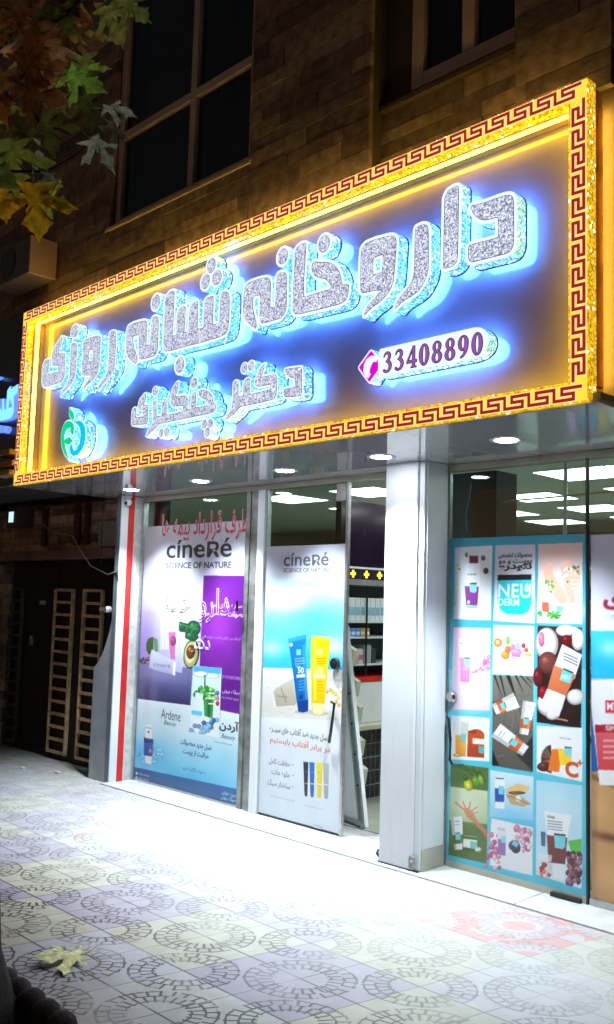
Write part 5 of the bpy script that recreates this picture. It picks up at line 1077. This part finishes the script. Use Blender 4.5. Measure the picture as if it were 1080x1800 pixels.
# ================================================================== LEFT NEIGHBOUR: WALL, GATE
nb = empty('neighbour_building', (-8.6, .1, 0), 'dark stone house left of the pharmacy with a black steel gate', 'building')
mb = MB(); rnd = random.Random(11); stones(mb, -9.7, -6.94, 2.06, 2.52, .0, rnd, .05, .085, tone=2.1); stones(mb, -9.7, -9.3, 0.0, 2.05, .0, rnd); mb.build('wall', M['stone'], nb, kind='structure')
MB().box(-20, -9.7, -.3, .2, 0, 9).box(-9.7, -6.94, .032, .118, 2.05, 2.53).box(-7.215, -6.94, .0, .118, 0, 1.954).build('masonry', M['darkwall'], nb)
MB().box(-12, -9.2, -1.0, -.2, 2.8, 9).build('upper_storey', M['darkwall'], nb)
MB().box(-9.68, -6.94, -.16, -.001, 1.955, 2.045).build('door_lintel', mat('maroon_lintel', (.13, .07, .06), .6, var=.3), nb, .005)
for x in (-7.98, -7.80, -8.62): MB().box(x, x+.07, -.05, -.011, 2.10, 2.50).build('pipe_cover', mat('maroon_metal', (.06, .015, .015), .5), nb, .004)
MB().box(-7.55, -7.02, -.035, -.012, 2.07, 2.31).build('tin_sheet', M['grey'], nb, .003)
g = MB().box(-9.28, -8.32, .02, .06, .01, 1.95).box(-8.30, -7.22, .02, .06, .01, 1.95).box(-8.315, -8.305, .0, .07, .01, 1.95).build('gate', M['gate'], nb, .004); tag(g, 'black steel double gate with ladder shaped gold grilles')
def ladder(x0, x1, z0, z1, n):
    mb = MB(); s = .022; mb.box(x0, x0+s, -.02, .018, z0, z1).box(x1-s, x1, -.02, .018, z0, z1)
    for i in range(n+1): zz = z0+(z1-z0-s)*i/n; mb.box(x0+s, x1-s, -.016, .018, zz, zz+s*1.25)
    return mb.build('grille', M['gategold'], g, .002)
ladder(-8.37+.03, -7.99, .06, 1.665, 13); ladder(-7.80, -7.46, .06, 1.665, 13); ladder(-9.22, -9.0, .06, 1.665, 13).data.materials[0] = M['gateshade']
MB().box(-8.66, -8.56, .0, .019, 1.50, 1.545).build('name_plate', M['aludark'], g); MB().box(-8.80, -8.785, -.01, .019, 1.08, 1.18).build('pull_handle', M['alu'], g); MB().box(-7.30, -7.25, -.04, .019, .95, 1.12).build('lock_case', M['aludark'], g, .004)
t = empty('security_camera', (-6.825, -.20, 2.50), 'small white ball security camera under the soffit beside the red strip', 'camera')
cx, cyy, cz = -6.825, -.20, 2.44
MB().lathe((cx, cyy, 2.504), [(.0, -.0005), (.032, -.002), (.034, -.022), (.022, -.03)], 20).build('base', M['white'], t, smooth=True)
MB().lathe((cx, cyy, cz), [(.034*math.cos(a), .034*math.sin(a)) for a in np.linspace(-1.57, 1.57, 12)], 24).build('ball', M['white'], t, smooth=True)
MB().lathe((cx+.012, cyy-.030, cz-.012), [(0, -.008), (.013, -.008), (.017, .0)], 16, 'y').build('lens', M['black'], t, smooth=True)
t = empty('wall_latch_arm', (-6.97, -.29, 1.49), 'grey metal latch arm sticking out of the grey column beside the gate', 'latch')
MB().box(-7.09, -6.935, -.275, -.241, 1.475, 1.505).build('arm', M['alu'], t, .003); MB().lathe((-6.955, -.27, 1.49), [(0, -.03), (.024, -.03), (.030, -.01), (.030, .02)], 18, 'y').build('cap', M['alu'], t)
tag(MB().tube([fy(62, 890, -.25), fy(66, 910, -.25), fy(90, 935, -.22), fy(128, 942, -.2), fy(140, 965, -.2), fy(160, 995, -.2), fy(190, 1010, -.22), fy(212, 1002, -.26)], .005, 6).build('loose_cable', M['wire']), 'loose grey cable sagging across the wall above the gate', 'cable')
tag(MB().tube([(-7.215, -.2, 2.5), (-7.22, -.21, 2.2), (-7.215, -.2, 1.95), (-7.21, -.2, 1.9)], .005, 6).build('loose_cable', M['black']), 'short black cable hanging beside the grey column head', 'cable')
t = empty('wall_lantern', (-8.95, -.2, 2.33), 'small framed wall lamp with a cold light left of the gate lintel', 'lamp')
MB().box(-9.05, -8.85, -.22, -.02, 2.30, 2.52).build('housing', mat('lantern_brown', (.07, .03, .02), .5), t, .006); MB().box(-9.0, -8.90, -.224, -.2205, 2.35, 2.46).build('diffuser', mat('lantern_glass', (.4, .5, .6), .3, emis=(.55, .8, 1.0), estr=1.2, var=.5, vscale=30), t)
# air conditioner like box on the wall above the sign's left end
t = empty('air_conditioner', (-7.25, -1.1, 4.3), 'dark grey box unit with a tan side fixed high left of the sign', 'air conditioner')
MB().box(-7.62, -6.985, -1.20, -.94, 4.30, 4.63).build('casing', mat('unit_grey', (.10, .10, .12), .5), t, .012)
MB().box(-6.984, -6.972, -1.195, -.945, 4.30, 4.63).build('side_cover', mat('unit_tan', (.42, .32, .26), .5), t, .003)
MB().lathe((-7.35, -1.203, 4.47), [(.0, -.004), (.13, -.004), (.135, .003)], 24, 'y').build('fan_grille', M['black'], t)
# neighbour's blue sign
t = empty('neighbour_sign', (-8.6, -1.0, 2.9), 'glowing cyan channel lettering of the neighbouring shop behind the sign\'s left edge', 'sign')
MB().box(-12, -7.22, -.96, -.93, 2.56, 4.1).build('back_panel', M['blackpanel'], t)
NQ = Z(0, 600, 10)
kaf = [(340,745),(300,770),(215,840),(200,780),(150,860),(140,1000),(130,1190),(100,1200),(90,1000),(60,1010),(60,1200),(30,1190),(0,1000),(-60,1000),(-60,1400),(0,1400),(150,1370),(220,1340),(262,1250),(268,1100),(265,960),(330,900)]
kh_ = [(195,990),(215,1080),(240,1130),(230,1150),(170,1165),(180,1080)]
def simple_letters(polys, y, th, nm, m1, m2):
    lp = [P2(NQ, q, y) for q in polys]; lp = [[(a-.02, b_) for a, b_ in q] for q in lp]; return slab(lp, th, y, nm, [m1, m2], t, 1)
simple_letters([kaf, kh_], -1.02, .05, 'lettering', M['neighbour'], M['neighbourblue'])
simple_letters([[(-60,1480),(40,1470),(45,1590),(-60,1600)], [(85,1500),(120,1480),(160,1500),(150,1560),(110,1610),(80,1570)]], -1.02, .04, 'small_lettering', mat('dim_cyan', (.2,.4,.7), .4, emis=(.25,.5,.95), estr=.8), M['neighbourblue'])
simple_letters([[(-60,600),(10,610),(20,635),(-20,660),(-60,665)]], -1.02, .04, 'upper_lettering', M['neighbour'], M['neighbourblue'])
# lit rough-sawn strips beyond the sign's left foot
for i, (x0, z_) in enumerate(((-7.60, 2.62), (-7.56, 2.70), (-7.62, 2.80))):
    tag(MB().box(x0, x0+.30, -1.10, -.97, z_, z_+.045).build('wooden_strip', mat('strip_wood%d' % i, (.45, .28, .12), .6), bevel=.004), ('lowest', 'middle', 'topmost')[i]+' short tan strip sticking out left of the sign\'s foot', 'strip', 'tan strips at the sign\'s left foot')

# ================================================================== STREET: TREE, LEAVES, LITTER
def leafmat(name, col, trans=0.5):
    m, t_, b = newmat(name); b.inputs['Roughness'].default_value = .45
    tc = t_.nodes.new('ShaderNodeTexCoord'); a = t_.nodes.new('ShaderNodeAttribute'); a.attribute_name = 'Col'
    nz = t_.nodes.new('ShaderNodeTexNoise'); nz.inputs['Scale'].default_value = 40; nz.inputs['Detail'].default_value = 5; t_.links.new(tc.outputs['Object'], nz.inputs['Vector'])
    mr = t_.nodes.new('ShaderNodeMapRange'); mr.inputs[1].default_value = .35; mr.inputs[2].default_value = .7; mr.inputs[3].default_value = .6; mr.inputs[4].default_value = 1.4; t_.links.new(nz.outputs['Fac'], mr.inputs[0])
    mx = t_.nodes.new('ShaderNodeVectorMath'); mx.operation = 'SCALE'; t_.links.new(a.outputs['Color'], mx.inputs[0]); t_.links.new(mr.outputs[0], mx.inputs['Scale'])
    t_.links.new(mx.outputs[0], b.inputs['Base Color']); tr = t_.nodes.new('ShaderNodeBsdfTranslucent'); t_.links.new(mx.outputs[0], tr.inputs[0])
    ms = t_.nodes.new('ShaderNodeMixShader'); ms.inputs[0].default_value = trans; t_.links.new(b.outputs[0], ms.inputs[1]); t_.links.new(tr.outputs[0], ms.inputs[2]); t_.links.new(ms.outputs[0], t_.nodes['Material Output'].inputs[0])
    return m
LEAF = leafmat('plane_tree_leaf', None)
def leaf_outline():
    """five-lobed plane tree leaf, base at the origin, tip at y = 1"""
    half = [(0,0),(.08,-.05),(.24,-.08),(.48,-.10),(.40,.0),(.24,.10),(.30,.18),(.46,.30),(.62,.30),(.84,.44),(.66,.46),(.58,.56),(.42,.46),(.19,.36),(.16,.50),(.20,.62),(.32,.68),(.20,.74),(.16,.86),(.07,.90),(0,1.08)]
    return half+[(-x, y) for x, y in half[-2:0:-1]]
LO = leaf_outline()
def add_leaf(mb, c, tip, nor, size, col, curl, rnd):
    """c: base of the blade, tip: direction base->tip, nor: which way it faces"""
    tip = Vector(tip).normalized(); nor = Vector(nor); s = tip.cross(nor).normalized(); n = s.cross(tip).normalized(); c = Vector(tuple(c))
    mir = rnd.choice([-1, 1]); pts = []; fold = rnd.uniform(.1, .5); tw = rnd.uniform(-.3, .3)
    def P(u, v):
        h = -curl*(v*v)*.5-fold*u*u*.7+math.sin(u*7+v*5)*.035+tw*u*v
        return c+(s*u*mir+tip*v+n*h)*size
    base = len(mb.v); k = len(LO)
    inner = [(x*.5, .30+(y-.30)*.5) for x, y in LO]
    jit = [(rnd.uniform(-.03, .03), rnd.uniform(-.03, .03)) for _ in LO]
    vs = [P(x+j[0], y+j[1]) for (x, y), j in zip(LO, jit)]+[P(x, y) for x, y in inner]+[P(0, .30)]
    fs = [(i, (i+1) % k, k+(i+1) % k, k+i) for i in range(k)]+[(k+i, k+(i+1) % k, 2*k) for i in range(k)]
    mb.add(vs, fs, 0, col)
    d_ = Vector((rnd.uniform(-.2, .2), rnd.uniform(-.2, .2), rnd.uniform(.1, .4))); mb.tube([c, c-tip*.22*size+d_*.1*size, c-tip*.42*size+d_*.4*size], [.0022, .0016, .0014], 5)
    mb.add([c-s*.006*size, c+s*.006*size, P(0, .9)+n*.006*size], [(0, 1, 2)], 0, tuple(min(1, q*1.6) for q in col))
rnd = random.Random(21)
tb = fz(-115, 1800, 0)
tree = empty('plane_tree', (tb[0], tb[1], 0), 'street tree with a dark trunk at lower left and autumn leaves overhead', 'tree')
px_, py_ = tb[0], tb[1]
tr = MB(); pts = []; rs = []
for z_, r_ in ((0, .34), (.08, .28), (.25, .22), (.6, .19), (1.2, .175), (2.0, .165), (2.8, .15), (3.4, .13), (4.2, .10), (5.0, .06)): pts.append((px_+.06*math.sin(z_*1.3)-z_*.03, py_+.05*math.cos(z_*.9)-.05, z_)); rs.append(r_)
tr.tube(pts, rs, 18); tr.build('trunk', M['bark'], tree, smooth=True)
br = MB(); top = Vector(pts[6])
ends = [fd(20, 60, 3.3), fd(110, -20, 3.2), fd(-60, 150, 3.4), fd(200, -60, 3.0), fd(30, 240, 3.3), fd(-20, 330, 3.2)]
for e_ in ends:
    e_ = Vector(tuple(e_)); m1 = top.lerp(e_, .5)+Vector((0, 0, .25)); br.tube([top, top.lerp(m1, .5)+Vector((0, 0, .12)), m1, m1.lerp(e_, .6)+Vector((0, 0, .05)), e_], [.05, .035, .022, .012, .004], 8)
br.tube([fd(-60, 302, 3.1), fd(20, 301, 3.1), fd(60, 302, 3.1), fd(82, 302, 3.1), fd(110, 288, 3.08), fd(140, 268, 3.05), fd(160, 246, 3.05)], [.006, .005, .005, .004, .004, .003, .002], 6)
br.tube([fd(60, 58, 3.1), fd(85, 45, 3.1), fd(120, 25, 3.1), fd(150, -10, 3.1)], .005, 6)
br.build('branch', M['bark'], tree, smooth=True)
lf = MB()
GR, YE, OL, BR, TN, GY = (.30, .55, .06), (.85, .50, .02), (.34, .34, .05), (.40, .17, .05), (.70, .40, .18), (.45, .50, .32)
def hang(x, y, D, px, tipdir, col, face=None, curl=.3):
    """a leaf about px picture-pixels long; tipdir in picture right/up terms"""
    t_ = RT*tipdir[0]+UP*tipdir[1]+FW*rnd.uniform(-.25, .25); n_ = -FW+RT*rnd.uniform(-.5, .5)+UP*rnd.uniform(-.4, .4) if face is None else -FW+RT*face[0]+UP*face[1]
    add_leaf(lf, fd(x, y, D), t_, n_, px*D/FPX, col, curl, rnd)
hang(118, 132, 3.0, 72, (1, -.35), GR, (0, .4)); hang(60, 325, 3.0, 92, (.02, -1), YE, (.2, .1)); hang(75, 345, 3.03, 50, (.8, -.3), (.45, .5, .05))
hang(80, 200, 3.1, 70, (.1, -1), (.10, .12, .02)); hang(160, 245, 3.0, 60, (.75, -.6), GY, (.6, .5), .9); hang(185, 190, 3.05, 50, (.9, .1), GY, (.5, .9), .8); hang(200, 215, 3.1, 40, (.2, -1), (.12, .14, .09), (1, .2), .9)
hang(125, 25, 3.2, 85, (.05, -1), (.6, .34, .07)); hang(60, 45, 3.1, 90, (-.1, -1), TN); hang(95, 90, 3.15, 60, (-.6, -.7), TN, (.6, 0)); hang(190, 10, 3.1, 75, (.3, -1), (.3, .34, .06)); hang(215, 0, 3.0, 60, (.9, -.6), (.26, .28, .06))
hang(20, 250, 3.1, 90, (.1, -1), (.28, .32, .04)); hang(5, 330, 3.0, 60, (0, -1), YE); hang(45, 235, 3.2, 60, (.5, -.9), GY, (.6, .4), .8); hang(85, 305, 3.05, 34, (.3, -1), (.22, .24, .16), (.9, .3), .9)
hang(150, 170, 3.2, 60, (.2, -1), (.09, .11, .02)); hang(50, 140, 3.1, 80, (.2, -1), BR); hang(0, 130, 3.1, 90, (.1, -1), BR); hang(30, 0, 3.1, 90, (.3, -1), BR)
for i in range(120):
    u = rnd.random(); x = -160+330*u**1.15; ymax = 300-1.35*max(0, x); y = rnd.uniform(-170, max(20, ymax)); D_ = rnd.uniform(2.9, 4.0)
    if x > 60 and y > 130: continue
    hang(x, y, D_, rnd.uniform(55, 90)*3.1/D_, (rnd.uniform(-.8, .8), rnd.uniform(-1, -.1)), rnd.choice([BR, BR, OL, OL, (.18, .12, .04), (.5, .32, .07), (.26, .34, .06), (.14, .07, .03)]))
lf.build('foliage', LEAF, tree, smooth=True)
# ring of rounded edging stones round the tree pit
st0 = np.array(fz(-5, 1735, 0)); st1 = np.array(fz(120, 1835, 0)); labs = ['nearest the trunk', 'second from the trunk', 'third from the trunk', 'fourth from the trunk', 'fifth from the trunk', 'sixth from the trunk']
for i in range(6):
    q = st0+(st1-st0)*i/5; t = empty('edging_stone', (q[0], q[1], 0), 'round topped dark edging stone '+labs[i], 'edging stone', 'round topped stones round the tree pit')
    MB().lathe((q[0]-.02, q[1]-.02, 0), [(.065, -.02), (.062, .05), (.052, .085), (.03, .105), (0, .11)], 18).build('cap', M['edging'], t, smooth=True)
    MB().lathe((q[0]-.02, q[1]-.02, 0), [(.080, -.02), (.080, .012), (.066, .018)], 18).build('footing', M['edging'], t, smooth=True)
# fallen leaf
lm = MB(); q = fz(140, 1678, .025); tipd = np.array(fz(60, 1688, .025))-np.array(q)
class R0_:                                                            # steady numbers for one leaf
    def __init__(s): s.r = random.Random(4)
    def choice(s, a): return s.r.choice(a)
    def uniform(s, a, b_): return s.r.uniform(a, b_)
add_leaf(lm, q, tuple(tipd), (0.05, -.15, 1), .20, (.55, .42, .20), -.25, R0_())
lm.tube([q, q+np.array([.04, .02, .005]), q+np.array([.09, .05, -.02])], .003, 6)
tag(lm.build('fallen_leaf', M['leafdry'], None), 'dry yellow leaf lying on the paving at lower left', 'leaf')
for i, (x, y, lab) in enumerate(((102, 1360, 'small white paper scrap on the paving before the gate'), (40, 1352, 'tiny pale scrap on the paving farthest left'))):
    q = fz(x, y, 0); tag(MB().box(q[0]-.03, q[0]+.03, q[1]-.015, q[1]+.015, .002, .02).build('paper_scrap', M['paper'], bevel=.004), lab, 'litter')
